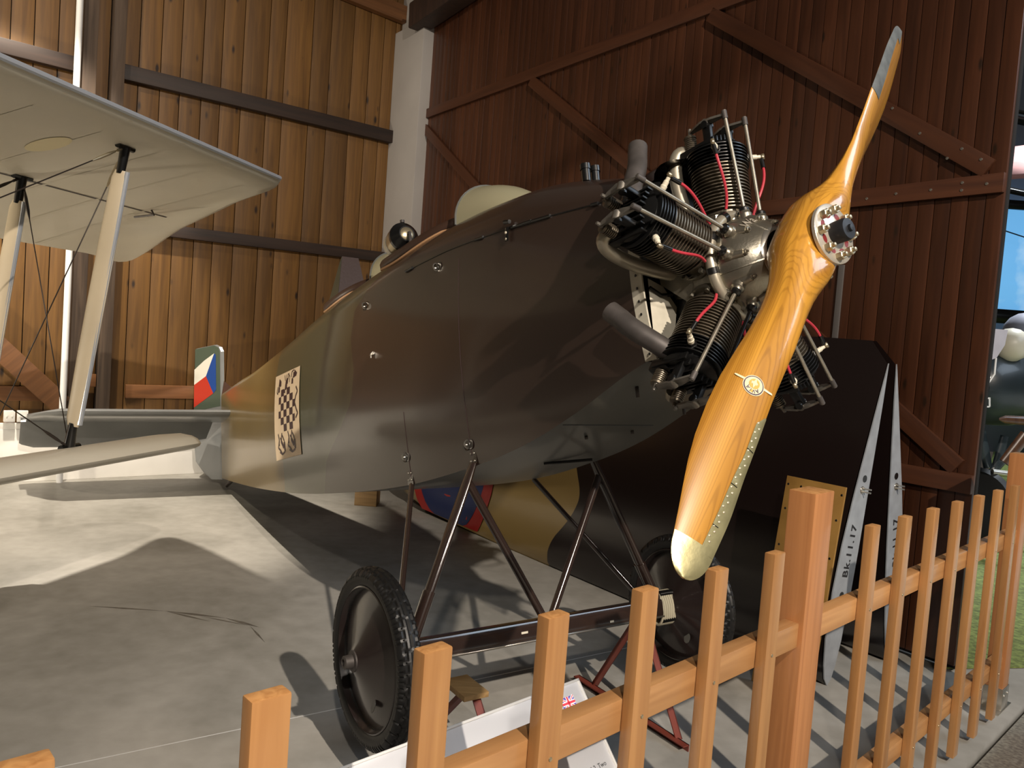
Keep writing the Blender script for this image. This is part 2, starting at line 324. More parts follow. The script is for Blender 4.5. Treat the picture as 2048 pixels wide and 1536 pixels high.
# ------------------------------------------------------------------ the setting
FO, FD, FN = V((-.293, .972, 0)), V((.721, .693, 0)), V((-.693, .721, 0))   # fence line: origin, along, away from the camera
MF = frame(FO, FD, FN, (0, 0, 1))
b = MB(); b.box((-6, -.062, -.06), (11, 13, 0), MF); fl = tag(b.build('floor', M_concrete), 'grey concrete floor of the exhibit bay', 'floor', kind='structure')
b = MB()
p0, p1 = onfloor(140, 1530), onfloor(645, 1424); dj = (p1 - p0).normalized(); pj = V((-dj.y, dj.x, 0)) * .0035
p0 -= dj * .6; p1 += dj * 2.2
b.add([p0 - pj + V((0, 0, .0008)), p1 - pj + V((0, 0, .0008)), p1 + pj + V((0, 0, .0008)), p0 + pj + V((0, 0, .0008))], [(0, 1, 2, 3)]); b.build('joint', M_polewhite, fl)
M_scuff = mat('floor_scuff', (.16, .15, .13), .45, nscale=20, namt=.3)
b = MB()
for pts, wd in ((((175, 1212), (330, 1222), (420, 1243)), .02), (((330, 1222), (450, 1236), (520, 1255)), .028), (((400, 1232), (500, 1252), (530, 1285)), .012)):
    q = [onfloor(*p) for p in pts]
    for a, c in zip(q, q[1:]):
        d = (c - a).normalized(); e = V((-d.y, d.x, 0)) * wd * .5; z = V((0, 0, .0006)); b.add([a + z, a * .5 + c * .5 - e + z, c + z, a * .5 + c * .5 + e + z], [(0, 1, 2, 3)])
b.build('scuff', M_scuff, fl)
b = MB(); b.box((-6, -9, -.10), (11, -.075, -.03), MF); tag(b.build('floor_gravel', M_gravel), 'pale speckled gravel walkway in front of the picket fence', 'walkway', kind='structure')

# left wall : boards on a backing, dark girts, plaster plinth
OL, DL, NLo = V((-4.506, 6.775, 0)), V((.773, .635, 0)).normalized(), V((-.635, .773, 0)).normalized()
ML = frame(OL, DL, NLo, (0, 0, 1)); LMAX = 3.95
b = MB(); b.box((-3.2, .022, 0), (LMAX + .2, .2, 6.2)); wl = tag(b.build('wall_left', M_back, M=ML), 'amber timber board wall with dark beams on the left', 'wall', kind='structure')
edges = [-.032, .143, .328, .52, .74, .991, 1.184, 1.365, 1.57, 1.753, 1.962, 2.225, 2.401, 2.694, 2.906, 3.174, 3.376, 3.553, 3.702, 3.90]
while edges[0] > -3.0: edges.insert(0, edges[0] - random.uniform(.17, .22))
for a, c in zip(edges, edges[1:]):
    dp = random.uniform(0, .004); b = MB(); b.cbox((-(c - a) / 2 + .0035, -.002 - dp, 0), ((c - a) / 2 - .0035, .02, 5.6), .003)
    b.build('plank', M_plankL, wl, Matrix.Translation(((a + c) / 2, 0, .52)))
def lbeam(name, x0, x1, z0, z1, dep, m, ch=.006, dz=0):
    b = MB(); b.cbox((-(x1 - x0) / 2, -dep, -(z1 - z0) / 2), ((x1 - x0) / 2, -.007, (z1 - z0) / 2), ch)
    return b.build(name, m, wl, Matrix.Translation(((x0 + x1) / 2, 0, (z0 + z1) / 2)) @ Matrix.Rotation(dz, 4, 'Y'))
M_girt = wood('girt_dark', (.012, .006, .004), (.032, .016, .010), scale=(1.2, 20, 20), rough=.6, tint=.1)
lbeam('beam', .83, 3.74, 3.76, 3.90, .09, M_girt, dz=-.015); lbeam('beam', -3, .5, 3.70, 3.83, .09, M_girt)
lbeam('beam', .83, 3.75, 2.375, 2.49, .08, M_girt, dz=-.02); lbeam('beam', -3, .5, 2.33, 2.45, .08, M_girt)
lbeam('beam', 1.0, 3.7, .765, .895, .05, M_railbrown); lbeam('beam', -3, .33, .73, .86, .05, M_railbrown)
lbeam('beam', 2.2, 3.78, 5.19, 5.38, .09, M_railbrown, dz=.03)
lbeam('sill_board', -3, LMAX, .475, .53, .05, M_white, .004)
lbeam('post', .50, .615, .535, 6.1, .14, M_postgrey); lbeam('post', .74, .845, .535, 6.1, .14, M_postgrey)
b = MB(); b.cbox((-.055, -.02, -.06), (.055, .0, .06), .004); b.build('spacer_block', M_railbrown, wl, Matrix.Translation((.68, -.06, .93)))
a, c = V((-.45, -.09, 1.61)), V((.46, -.09, .70)); d = (c - a).normalized()
b = MB(); b.cbox((-.09, -.05, -.64), (.09, 0, .64), .005); b.build('brace', M_railbrown, wl, frame((a + c) / 2, V((0, 1, 0)).cross(d), (0, 1, 0), d))
b = MB(); b.cbox((-3.1, -.06, .0), (LMAX, .02, .475), .004); tag(b.build('trim_1', M_white, M=ML), 'white plaster plinth along the foot of the timber wall', 'plinth', kind='structure')
b = MB(); b.tube([(.455, -.17, .0), (.455, -.17, 5.9)], .028, 14); tag(b.build('steel_pole', M_polewhite, M=ML), 'thin white upright pipe beside the weathered wall posts', 'pole')
for i, x in enumerate((.06, .158)):
    b = MB(); b.cbox((-.042, -.11, .548), (.042, -.062, .648), .004)
    for s_ in (-.02, .02): b.lathe([(0, .006), (.004, .006)], (s_, -.11, .6), (0, -1, 0), 8)
    o = b.build('junction_box', M_white, M=ML @ Matrix.Translation((x, 0, 0)))
    tag(o, ('small white junction box on the sill, left of the pair', 'small white junction box on the sill, right of the pair')[i], 'junction box', 'junction boxes on the sill')

# timber door wall on the right
OD, DD, ND = V((2.319, 4.144, 0)), V((-.604, .797, 0)).normalized(), V((-.797, -.604, 0)).normalized()
MD = frame(OD, DD, ND, (0, 0, 1)); D0, D1 = -.198, 6.36
b = MB(); b.box((D0 + .004, -.075, .02), (D1, -.024, 6.1)); wd = tag(b.build('wall_right', M_back, M=MD), 'red brown timber hangar door wall behind the engine', 'wall', kind='structure')
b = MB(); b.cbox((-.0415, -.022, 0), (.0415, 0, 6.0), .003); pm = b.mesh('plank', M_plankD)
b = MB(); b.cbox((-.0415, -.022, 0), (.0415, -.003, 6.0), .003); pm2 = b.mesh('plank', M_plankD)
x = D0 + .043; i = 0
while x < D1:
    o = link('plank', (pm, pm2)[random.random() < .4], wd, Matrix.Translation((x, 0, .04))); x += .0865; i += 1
def dbeam(x0, z0, x1, z1, w=.1, th=.028, bolts=False):
    a, c = V((x0, .001, z0)), V((x1, .001, z1)); d = (c - a).normalized(); n = V((0, 1, 0)); L_ = (c - a).length
    b = MB(); b.cbox((-w / 2, -L_ / 2, 0), (w / 2, L_ / 2, th), .003)
    o = b.build('beam', M_beamD, wd, frame((a + c) / 2, d.cross(n), d, n)); return o
def bolt(x, z):
    b = MB(); b.lathe([(0, .008), (.003, .0075), (.004, .002)], (0, 0, 0), (0, 1, 0), 10); b.build('bolt', M_steel, wd, Matrix.Translation((x, .029, z)))
dbeam(D0, 4.045, D1, 4.045); dbeam(D0, 2.57, D1, 2.57); dbeam(D0, 1.01, D1, 1.01)
for k in range(3):
    a, c = D0 + .02 + 2.055 * k, D0 + 2.055 * (k + 1)
    if c > D1: c = D1
    dbeam(c - .04, 3.99, a + .06, 2.65); dbeam(c - .04, 2.50, a + .06, 1.09)
for x, z in ((-.12, 2.57), (.0, 2.59), (.0, 2.55), (.16, 2.57), (.35, 2.57), (.52, 2.56), (-.08, 2.70), (.02, 2.77), (.09, 2.73), (.25, 2.89), (.42, 3.06)): bolt(x, z)
qa, qb = onplane(1685, 530, OD, ND), onplane(1668, 668, OD, ND); xa = (qa - OD).dot(DD)
b = MB(); b.cbox((-.018, .001, qb.z - .25), (.018, .012, qa.z), .002); b.build('guide_strip', mat('strip_grey', (.11, .10, .095), .6), wd, Matrix.Translation((xa, 0, 0)))
b = MB(); b.cbox((-.75, .0, -.14), (.75, .22, .14), .02); b.build('beam', M_beamdark, wd, Matrix.Translation((5.15, .03, 5.13)) @ Matrix.Rotation(.06, 4, 'Y'))

# white masonry column in the corner
cc = OL + DL * 3.72 - NLo * .0
def column():
    b = MB()
    b.cbox((0, -.62, 0), (.40, .02, 5.05), .012, None); b.cbox((.08, -.62, 5.05), (.36, .02, 6.1), .012)
    return tag(b.build('column', M_column, M=frame(OL + DL * 3.70, DL, NLo, (0, 0, 1))), 'grey white painted masonry column in the corner of the timber walls', 'column', kind='structure')
column()

# ------------------------------------------------------------------ picket fence (one thing)
fence = thing('picket_fence', FO + FD * 1.6, 'low orange stained pine picket fence in front of the aircraft', 'fence')
MFl = Matrix.Translation(-(FO + FD * 1.6)) @ MF
b = MB(); b.cbox((-.0275, -.0285, .025), (.0275, 0, 1.10), .0035); pk = b.mesh('picket', [M_fence, M_endgrain])
for p in pk.polygons:
    if p.normal.z > .9: p.material_index = 1
al = [-.27 * k for k in range(4, 0, -1)] + [.2685 * k for k in range(6)] + [1.954 + .269 * k for k in range(7)]
b = MB(); b.lathe([(0, .0045), (.0012, .004), (.0008, .0015)], (0, 0, 0), (0, -1, 0), 10); sm = b.mesh('screw', M_nut)
for a in al:
    o = link('picket', pk, fence, MFl @ Matrix.Translation((a, 0, 0)))
    for z in (.84, .235): link('screw', sm, o, Matrix.Translation((.004, -.0288, z)))
def fpost(a, h=1.228, w=.058, sh=True):
    b = MB(); b.cbox((-w, -.012, .05), (w, .052 + .012, h), .004); me = b.mesh('post', [M_post, M_endgrain])
    for p in me.polygons:
        if p.normal.z > .9: p.material_index = 1
    o = link('post', me, fence, MFl @ Matrix.Translation((a, 0, 0)))
    b = MB(); b.cbox((-w - .004, -.016, .004), (w + .004, .068, .11), .003); b.cbox((-w - .06, -.02, .0), (w + .06, .07, .006), .002)
    for sx in (-.03, .03): b.lathe([(0, .007), (.004, .006)], (sx, -.016, .075), (0, -1, 0), 8)
    b.build('post_shoe', M_steel, o)
fpost(1.605); fpost(3.80, 1.228, .05); fpost(-.62)
def frail(a0, a1, z0, z1):
    b = MB(); b.cbox((-(a1 - a0) / 2, 0, -(z1 - z0) / 2), ((a1 - a0) / 2, .042, (z1 - z0) / 2), .003); b.build('rail', M_rail, fence, MFl @ Matrix.Translation(((a0 + a1) / 2, .0005, (z0 + z1) / 2)))
for a0, a1 in ((-1.6, -.678), (-.562, 1.547), (1.663, 3.75)): frail(a0, a1, .805, .873); frail(a0, a1, .20, .265)

# information lectern panel behind the fence
info = thing('info_panel', FO + FD * .4 + FN * .2, 'white sloping information panel with a small british flag behind the fence', 'sign')
Mi0 = Matrix.Translation(-(FO + FD * .4 + FN * .2)) @ MF
sl = V((0, -.66, -.751)).normalized(); nrm = V((1, 0, 0)).cross(sl); nrm = nrm if nrm.z > 0 else -nrm
P_TL = V((-.25, .352, .712)); PW, PH = 1.31, .41
Mi = Mi0 @ frame(P_TL, (1, 0, 0), -sl, nrm)        # local: x along, y up the slope (0 at the top edge), z out of the face
b = MB(); b.box((0, -PH, -.012), (PW, 0, -.001)); b.build('board', M_bluegrey, info, Mi)
b = MB(); b.box((.006, -PH + .006, -.001), (PW - .006, -.006, .0)); face = b.build('printed_sheet', M_info, info, Mi)
b = MB()
for q in (((0, -PH, -.012), (PW, -PH + .006, .004)), ((0, -.006, -.012), (PW, 0, .004)), ((0, -PH, -.012), (.006, 0, .004)), ((PW - .006, -PH, -.012), (PW, 0, .004))): b.box(*q)
b.build('frame', M_polewhite, info, Mi)
FX, FY, fw_, fh_ = PW - .088, -.062, .046, .030
def rect(b, x0, y0, x1, y1, z): b.add([(x0, y0, z), (x1, y0, z), (x1, y1, z), (x0, y1, z)], [(0, 1, 2, 3)])
b = MB(); rect(b, FX, FY, FX + fw_, FY + fh_, .0004); b.build('flag_field', M_uk_b, face)
b = MB(); b2 = MB()
for (xa, ya), (xb, yb) in (((0, 0), (1, 1)), ((0, 1), (1, 0))):
    a, c = V((FX + xa * fw_, FY + ya * fh_, .0008)), V((FX + xb * fw_, FY + yb * fh_, .0008)); d = (c - a).normalized(); n = V((-d.y, d.x, 0))
    b.add([a - n * .003, c - n * .003, c + n * .003, a + n * .003], [(0, 1, 2, 3)]); n *= .0011; b2.add([a - n + V((0, 0, .0003)), c - n + V((0, 0, .0003)), c + n + V((0, 0, .0003)), a + n + V((0, 0, .0003))], [(0, 1, 2, 3)])
rect(b, FX, FY + fh_ / 2 - .005, FX + fw_, FY + fh_ / 2 + .005, .0012); rect(b, FX + fw_ / 2 - .005, FY, FX + fw_ / 2 + .005, FY + fh_, .0012)
rect(b2, FX, FY + fh_ / 2 - .0028, FX + fw_, FY + fh_ / 2 + .0028, .0016); rect(b2, FX + fw_ / 2 - .0028, FY, FX + fw_ / 2 + .0028, FY + fh_, .0016)
b.build('flag_white_bars', M_info, face); b2.build('flag_red_cross', M_uk_r, face)
for k, (tx, sz) in enumerate((('of BH-1 with the same NZ-60 engine built for BH-2. Two', .016), ('of BH-9 as training machines', .016))):
    me = text_mesh(tx, sz, align='RIGHT'); me.materials.append(M_ink); link('print_line', me, face, Matrix.Translation((PW - (.03, .10)[k], -.205 - .022 * k, .0006)))
b = MB(); rect(b, PW - .25, -PH + .02, PW - .03, -.26, .0006); b.build('print_photo', M_inkgrey, face)
b = MB(); b.tube([P_TL + V((PW * .5, -.12, -.16)), V((PW * .5 - .25, .19, .004))], .02, 12); b.cbox((PW * .5 - .37, .09, 0), (PW * .5 - .13, .29, .008), .003); b.build('stand', M_bluegrey, info, Mi0)

# ------------------------------------------------------------------ the parked monoplane
HUB = V((.799, 2.11, 1.91)); hd = V((3.68, -5.48, 0)).normalized(); pt = math.radians(15.1)
AX = hd * math.cos(pt) + V((0, 0, math.sin(pt))); NX = V((hd.y, -hd.x, 0)).normalized()
NX = NX if NX.x < 0 else -NX; UX = NX.cross(AX)
ROOT = V((.208, 2.99, 0))
plane_ = thing('monoplane', ROOT, 'brown and green camouflaged wooden monoplane fuselage with bare radial engine and wooden propeller', 'airplane')
MA = Matrix.Translation(-ROOT) @ frame(HUB, AX, -NX, UX)       # local x = nose, y = port, z = up ; origin = propeller hub
def part(b, name, m, parent=None, smooth=True, ang=40):
    return b.build(name, m, parent if parent is not None else plane_, MA if parent is None else None, smooth, ang)
def P(s, n, u): return V((s, -n, u))                           # n: starboard
ks = [-6.5, -6, -5, -4, -3, -2.3, -1.8, -1.38, -.9, -.45]
def wS(s): return smooth_interp(s, ks, [.02, .072, .165, .245, .31, .335, .325, .295, .26, .22])
kb = [-6.5, -5.7, -4.63, -3.49, -2.57, -1.885, -1.38, -1.067, -.797, -.563, -.45]
def uB(s): return smooth_interp(s, kb, [-.145, -.239, -.357, -.459, -.507, -.517, -.481, -.435, -.363, -.279, -.247])
kc = [-6.5, -5.5, -4.9, -3.9, -3.1, -2.2, -1.5, -1.15, -.9, -.5, -.43]
def uC(s): return smooth_interp(s, kc, [.64, .575, .52, .46, .45, .44, .425, .388, .354, .285, .275])
def hC(s): return smooth_interp(s, kc, [.04, .07, .10, .17, .2, .2, .2, .2, .18, .10, .085])
def deck(s, n):
    w = wS(s) + .002; q = min(1, abs(n) / w); return uC(s) + hC(s) * math.sqrt(max(0, 1 - q * q))
def sideN(s, u):
    f = max(0, min(1, (u - uB(s)) / (uC(s) - uB(s)))); return wS(s) + .028 * math.sin(PI * f) * min(1, wS(s) / .2)
cocks = [(-2.0, .42, .262), (-2.93, .30, .235)]
def in_cock(s, n): return any(((s - c) / a)**2 + (n / b_)**2 < 1 for c, a, b_ in cocks)
NSt, NSide, NDome = 150, 22, 14
b = MB(); rows = []
for i in range(NSt + 1):
    s = -6.5 + (6.5 - .47) * i / NSt; w, ub, uc, h = wS(s), uB(s), uC(s), hC(s); r = []
    r.append((w * .5, ub)); r.append((w, ub)); r.append((w, ub))
    for k in range(1, NSide + 1):
        u = ub + (uc - ub) * k / NSide; r.append((sideN(s, u), u))
    for k in range(1, NDome + 1):
        t = PI / 2 * k / NDome; r.append((w * math.cos(t), uc + h * math.sin(t)))
    full = [(0, ub)] + r + [(-n, u) for n, u in reversed(r[:-1])]; rows.append([(s, n, u) for n, u in full])
m_ = len(rows[0]); vs = [P(*q) for r in rows for q in r]; fs = []; mi = []
for i in range(NSt):
    for j in range(m_):
        k = (j + 1) % m_; q = (i * m_ + j, i * m_ + k, (i + 1) * m_ + k, (i + 1) * m_ + j)
        c = sum((vs[t] for t in q), V((0, 0, 0))) / 4
        if c.z > uC(c.x) and in_cock(c.x, c.y): continue
        if (vs[q[0]] - vs[q[1]]).length < 1e-6: continue
        fs.append(q); mi.append(1 if j in (0, 1, 2, m_ - 1, m_ - 2, m_ - 3) and abs(vs[q[0]].z - uB(vs[q[0]].x)) < 1e-4 and abs(vs[q[1]].z - uB(vs[q[1]].x)) < 1e-4 else 0)
b.add(vs, fs); b.m = mi; b.mi = 1; b.add([vs[j] for j in range(m_)], [tuple(range(m_))]); b.m[-1] = 0
fus = part(b, 'fuselage', [M_camo, M_underside], ang=30)
bu, bs = [-.52, -.48, -.31, -.18, -.055, .09, .26, .40, .48, .6], [-2.99, -2.97, -2.87, -2.61, -2.42, -2.38, -2.43, -2.39, -2.2, -1.8]
me = fus.data; d1_ = me.attributes.new('d_brown', 'FLOAT', 'POINT'); d2_ = me.attributes.new('d_tail', 'FLOAT', 'POINT')
for i, v in enumerate(me.vertices):
    s, u = v.co.x, v.co.z; d1_.data[i].value = s - I(u, bu, bs); d2_.data[i].value = s - (-3.9 - .09 * math.sin(u * 6))
# cockpit tubs, coamings
for c, a, n_ in cocks:
    b = MB(); k = 40; top = [P(c + a * math.cos(2 * PI * j / k), n_ * math.sin(2 * PI * j / k), deck(c + a * math.cos(2 * PI * j / k), n_ * math.sin(2 * PI * j / k)) - .02) for j in range(k)]
    bot = [V((p.x, p.y * .9, .0)) for p in top]; b.add(top + bot, [(j, (j + 1) % k, k + (j + 1) % k, k + j) for j in range(k)] + [tuple(range(k, 2 * k))]); part(b, 'cockpit_tub', M_black, fus)
    ring = [P(c + (a + .012) * math.cos(2 * PI * j / 60), (n_ + .012) * math.sin(2 * PI * j / 60), 0) for j in range(61)]
    for p in ring: p.z = deck(p.x, p.y) + .018
    b = MB(); b.tube(ring, .027, 10, False); part(b, 'coaming', M_leather, fus)
    b = MB(); b.tube([V((p.x, p.y * 1.09, deck(p.x, p.y * 1.09) + .006)) for p in ring], .007, 6, False); part(b, 'coaming_piping', M_piping, fus)
# windscreens (half cones)
for sA, sF, wA, hA in ((-1.56, -1.20, .205, .165), (-2.58, -2.28, .16, .17)):
    b = MB(); k, q = 20, 8; vs = []
    for i in range(k + 1):
        t = PI * i / k; n0 = wA * math.cos(t); base = deck(sA, n0); a = P(sA, n0, max(base, 0) + (hA) * math.sin(t)**.7)
        n1 = n0 * .7; f = P(sF - .10 * abs(math.cos(t))**1.5, n1, deck(sF, n1) + .004)
        for j in range(q + 1):
            e = j / q; vs.append(a.lerp(f, e) + V((0, 0, .025 * math.sin(PI * e) * math.sin(t))))
    b.add(vs, [(i * (q + 1) + j, i * (q + 1) + j + 1, (i + 1) * (q + 1) + j + 1, (i + 1) * (q + 1) + j) for i in range(k) for j in range(q)])
    sc = part(b, 'windscreen', M_screen, fus)
    b = MB(); b.tube([vs[i * (q + 1)] for i in range(k + 1)], .006, 6); b.tube([vs[i * (q + 1) + q] + V((0, 0, .003)) for i in range(k + 1)], .008, 6); part(b, 'screen_frame', M_underside, fus)
# headrest fairing
b = MB(); b.prism([P(-3.22, .06, deck(-3.22, .06) - .02), P(-3.22, -.10, deck(-3.22, -.1) - .02), P(-3.22, -.06, .99), P(-3.22, .035, .99)], (0, 0, 0)); b = MB()
fr = [P(-3.20, .12, .60), P(-3.20, -.12, .60), P(-3.23, -.055, 1.0), P(-3.23, .055, 1.0)]; bk = [P(-3.75, .03, .60), P(-3.75, -.03, .60), P(-3.33, -.03, 1.0), P(-3.33, .03, 1.0)]
b.add(fr + bk, [(0, 1, 2, 3), (4, 7, 6, 5), (0, 4, 5, 1), (1, 5, 6, 2), (2, 6, 7, 3), (3, 7, 4, 0)]); part(b, 'headrest', M_green, fus, False)
b = MB(); b.add([q + V((.004, 0, 0)) for q in fr], [(0, 1, 2, 3)]); part(b, 'headrest_pad', M_leather, fus, False)
# round gauge on its bracket beside the front cockpit
g0 = P(-2.02, .24, 0); g0.z = deck(-2.02, .24) + .085; G = 1.3
b = MB(); b.lathe([(h * G, r * G) for h, r in [(-.055, .04), (-.05, .048), (-.015, .05), (-.012, .054), (.035, .054), (.04, .048), (.062, .03), (.07, .012)]], g0, (1, -.12, .05), 24); part(b, 'gauge_body', M_nut, fus)
b = MB(); b.lathe([(h * G, r * G) for h, r in [(-.062, .046), (-.055, .052), (-.035, .052), (-.033, .045)]], g0, (1, -.12, .05), 24); part(b, 'gauge_rim', M_ceramic, fus)
b = MB(); b.lathe([(h * G, r * G) for h, r in [(.020, .0555), (.034, .0555), (.046, .044), (.064, .03)]], g0, (1, -.12, .05), 24); part(b, 'gauge_shroud', M_black, fus)
b = MB(); b.tube([g0 + V((.06, 0, .01)), g0 + V((.11, -.01, .0)), g0 + V((.125, -.015, -.06)), g0 + V((.12, -.02, -.12))], .008, 8); b.tube([g0 + V((-.02, 0, -.04)), g0 + V((-.02, -.01, -.13))], .006, 8); b.lathe([(0, .008), (.03, .006), (.032, .011), (.045, .011)], g0 + V((.02, 0, .05)), (0, 0, 1), 10); part(b, 'gauge_bracket', M_exh, fus)
# filler caps
for dy in (-.022, .022):
    b = MB(); b.lathe([(-.02, .017), (.025, .017), (.025, .02), (.045, .02), (.047, .012)], P(-.80, .08 + dy, deck(-.80, .08) + .01), (0, 0, 1), 14); part(b, 'filler_cap', M_black, fus)
# hinged engine panel : crease line, hinge, catch
def crease(s, off=.003): return P(s, sideN(s, uC(s)) + off, uC(s) - .004)
b = MB(); b.tube([crease(-.55 - 1.25 * i / 30, .001) for i in range(31)], .0028, 6); part(b, 'panel_seam', M_black, fus)
for s0, L_ in ((-.93, .05), (-1.22, .05), (-1.75, .06), (-.60, .03)):
    b = MB(); b.tube([crease(s0 - L_ * t, .005) for t in (0, .5, 1)], .006, 8); part(b, 'hinge', M_black, fus)
b = MB(); b.tube([crease(-.83), crease(-1.06)], .0065, 8); b.tube([crease(-1.06, .012), crease(-1.06, .012) + V((0, -.006, -.05))], .011, 8, flat=.4); b.tube([crease(-1.04, .014) + V((0, 0, .02)), crease(-1.07, .014) + V((0, 0, .024))], .008, 8); part(b, 'catch', M_black, fus)
b = MB()
for z in (-.02, -.045): b.lathe([(0, .006), (.004, .005)], crease(-1.06, .018) + V((0, 0, z)), (0, -1, 0), 8)
part(b, 'catch_rivets', M_ceramic, fus)['kind'] = 'stuff'
# vertical panel seam on the side
b = MB(); b.tube([P(-1.39, sideN(-1.39, u) + .0006, u) for u in [-.44 + .8 * i / 16 for i in range(17)]], .0010, 5); part(b, 'panel_seam', M_maroon, fus)
b = MB(); b.tube([P(-1.86, sideN(-1.86, u) + .0006, u) for u in [-.5 + .3 * i / 8 for i in range(9)]], .0010, 5); part(b, 'panel_seam', M_maroon, fus)
# eye fittings sunk in the skin
for s, u in ((-2.24, .385), (-1.55, .37), (-1.88, -.395), (-1.40, -.395)):
    n = sideN(s, u); b = MB(); b.lathe([(.0005, .021), (.001, .021), (.0012, .001)], P(s + .012, n, u), (0, -1, 0), 18); b.lathe([(.0005, .023), (.003, .022), (.002, .018)], P(s - .012, n, u), (0, -1, 0), 18, cap=False); part(b, 'fitting_cup', M_black, fus)
    b = MB(); b.torus(P(s, n + .006, u), (.9, .2, 0), .016, .003, 20, 6); b.lathe([(0, .006), (.008, .004)], P(s - .014, n, u), (0, -1, 0), 10); part(b, 'fitting_eye', M_steel, fus)
b = MB(); n = sideN(-2.14, .115); b.tube([P(-2.14, n, .13), P(-2.14, n + .012, .12), P(-2.14, n + .012, .10)], .004, 6); b.tube([P(-2.16, n + .006, .118), P(-2.12, n + .006, .118)], .004, 6); part(b, 'turn_button', M_steel, fus)
# strut plates on the skin
for s in (-1.385, -1.87):
    b = MB(); w = .028; b.add([P(s + dx, sideN(s, uB(s)) + .003, uB(s) + du) for dx, du in ((-w, -.0), (w, 0), (w * .8, .075), (-w * .8, .075))], [(0, 1, 2, 3)]); part(b, 'strut_plate', M_gear, fus)
    b = MB()
    for dx, du in ((-.014, .02), (.014, .02), (-.012, .05), (.012, .05)): b.lathe([(0, .005), (.005, .004)], P(s + dx, sideN(s, uB(s)) + .003, uB(s) + du), (0, -1, 0), 8)
    part(b, 'strut_plate_rivets', M_steel, fus)['kind'] = 'stuff'
# firewall, cream flange with holes
s0 = -.47; b = MB(); prof = [(wS(s0) * .5, uB(s0)), (wS(s0), uB(s0))] + [(sideN(s0, uB(s0) + (uC(s0) - uB(s0)) * k / 14), uB(s0) + (uC(s0) - uB(s0)) * k / 14) for k in range(1, 15)] + [(wS(s0) * math.cos(PI / 2 * k / 8), uC(s0) + hC(s0) * math.sin(PI / 2 * k / 8)) for k in range(1, 9)]
ring = prof + [(-n, u) for n, u in reversed(prof[:-1])]
b.add([P(s0 + .004, n * .96, u * .97) for n, u in ring], [tuple(range(len(ring)))]); part(b, 'firewall', M_headblack, fus)
for sg in (1, -1):
    b = MB(); pr = prof[1:16]; o0 = [P(-.475, sg * (n + .0015), u) for n, u in pr]; o1 = [P(-.432, sg * (n - .004), u) for n, u in pr]; o2 = [P(-.432, sg * (n - .010), u) for n, u in pr]; k = len(pr)
    b.add(o0 + o1 + o2, [(j, j + 1, k + j + 1, k + j) for j in range(k - 1)] + [(k + j, k + j + 1, 2 * k + j + 1, 2 * k + j) for j in range(k - 1)]); part(b, 'flange', M_flange, fus)
    b = MB()
    for j in range(13):
        u = uB(s0) + .02 + j * .04; b.lathe([(.0, .0045), (.0012, .0045)], P(-.452, sg * sideN(s0, min(u, uC(s0))), u), (0, -sg, 0), 8)
    part(b, 'flange_rivets', M_black, fus)['kind'] = 'stuff'
b = MB(); b.add([P(-.44, .212, -.24), P(-.44, .10, -.24), P(-.44, .12, -.16), P(-.44, .10, -.08), P(-.44, .15, -.02), P(-.44, .212, .0)], [tuple(range(6))]); part(b, 'firewall_plate', M_flange, fus, False)
b = MB(); b.tube([P(-.436, .212, -.03), P(-.434, .17, -.05), P(-.434, .12, -.045)], .006, 6); part(b, 'hose', M_black, fus)
# nose cowl extending over the engine bay
b = MB(); k = 16; vs = []
for s in (-.47, -.40, -.36):
    for j in range(k + 1):
        t = PI * j / k; vs.append(P(s, (wS(-.47) + .002) * math.cos(t), uC(-.47) + (hC(-.47) + (s + .47) * .1) * math.sin(t)))
b.add(vs, [(i * (k + 1) + j, i * (k + 1) + j + 1, (i + 1) * (k + 1) + j + 1, (i + 1) * (k + 1) + j) for i in range(2) for j in range(k)]); part(b, 'nose_cowl', M_maroon if False else M_gear, fus)
# underside studs, drain, seam, chin plate
def under(s, n): return P(s, n, uB(s))
b = MB()
for s, n in ((-.62, .13), (-.72, -.18), (-.98, .06), (-.93, -.12)): b = MB(); b.tube([under(s, n), under(s, n) + V((0, 0, -.035 if s > -.8 else -.012))], .006, 8); part(b, 'stud', M_exh, fus)
b = MB(); b.tube([under(-.88, .24 - .42 * i / 10) + V((0, 0, -.0005)) for i in range(11)], .0018, 5); part(b, 'panel_seam', M_black, fus)
b = MB(); b.tube([under(-1.35, -.02 - .02 * t) + V((.02 * t - .01, 0, -.004)) for t in range(8)] + [], .006, 6); part(b, 'pull_handle', M_black, fus)
# chequered chess figure panel
pa = dict(s0=-3.965, s1=-3.33, u00=-.215, u01=.355, u10=-.235, u11=.305)
def pan(x, y, off=.004):
    s = pa['s0'] + (pa['s1'] - pa['s0']) * x; lo = pa['u00'] + (pa['u10'] - pa['u00']) * x; hi = pa['u01'] + (pa['u11'] - pa['u01']) * x; u = lo + (hi - lo) * y
    return P(s, sideN(s, u) + off, u)
b = MB(); k, q = 8, 8
vs = [pan(i / k, j / q, .004) for i in range(k + 1) for j in range(q + 1)]; b.add(vs, [(i * (q + 1) + j, (i + 1) * (q + 1) + j, (i + 1) * (q + 1) + j + 1, i * (q + 1) + j + 1) for i in range(k) for j in range(q)]); pnl = part(b, 'art_panel', M_cream, fus)
b = MB()
def pq(pts, off=.0055): b.add([pan(x, y, off) for x, y in pts], [tuple(range(len(pts)))])
cw, rh = .118, .083; X0, Y0 = .17, .31
for i in range(6):
    for j in range(6):
        if (i + j) % 2 or (i == 0 and j in (0, 5)) or (i == 5 and j == 5): continue
        x, y = X0 + i * cw, Y0 + j * rh; a, c = (.25 if i in (0,) else 0), (.3 if i == 5 else 0); pq([(x + cw * a, y), (x + cw * (1 - c), y), (x + cw * (1 - c), y + rh), (x + cw * a, y + rh)])
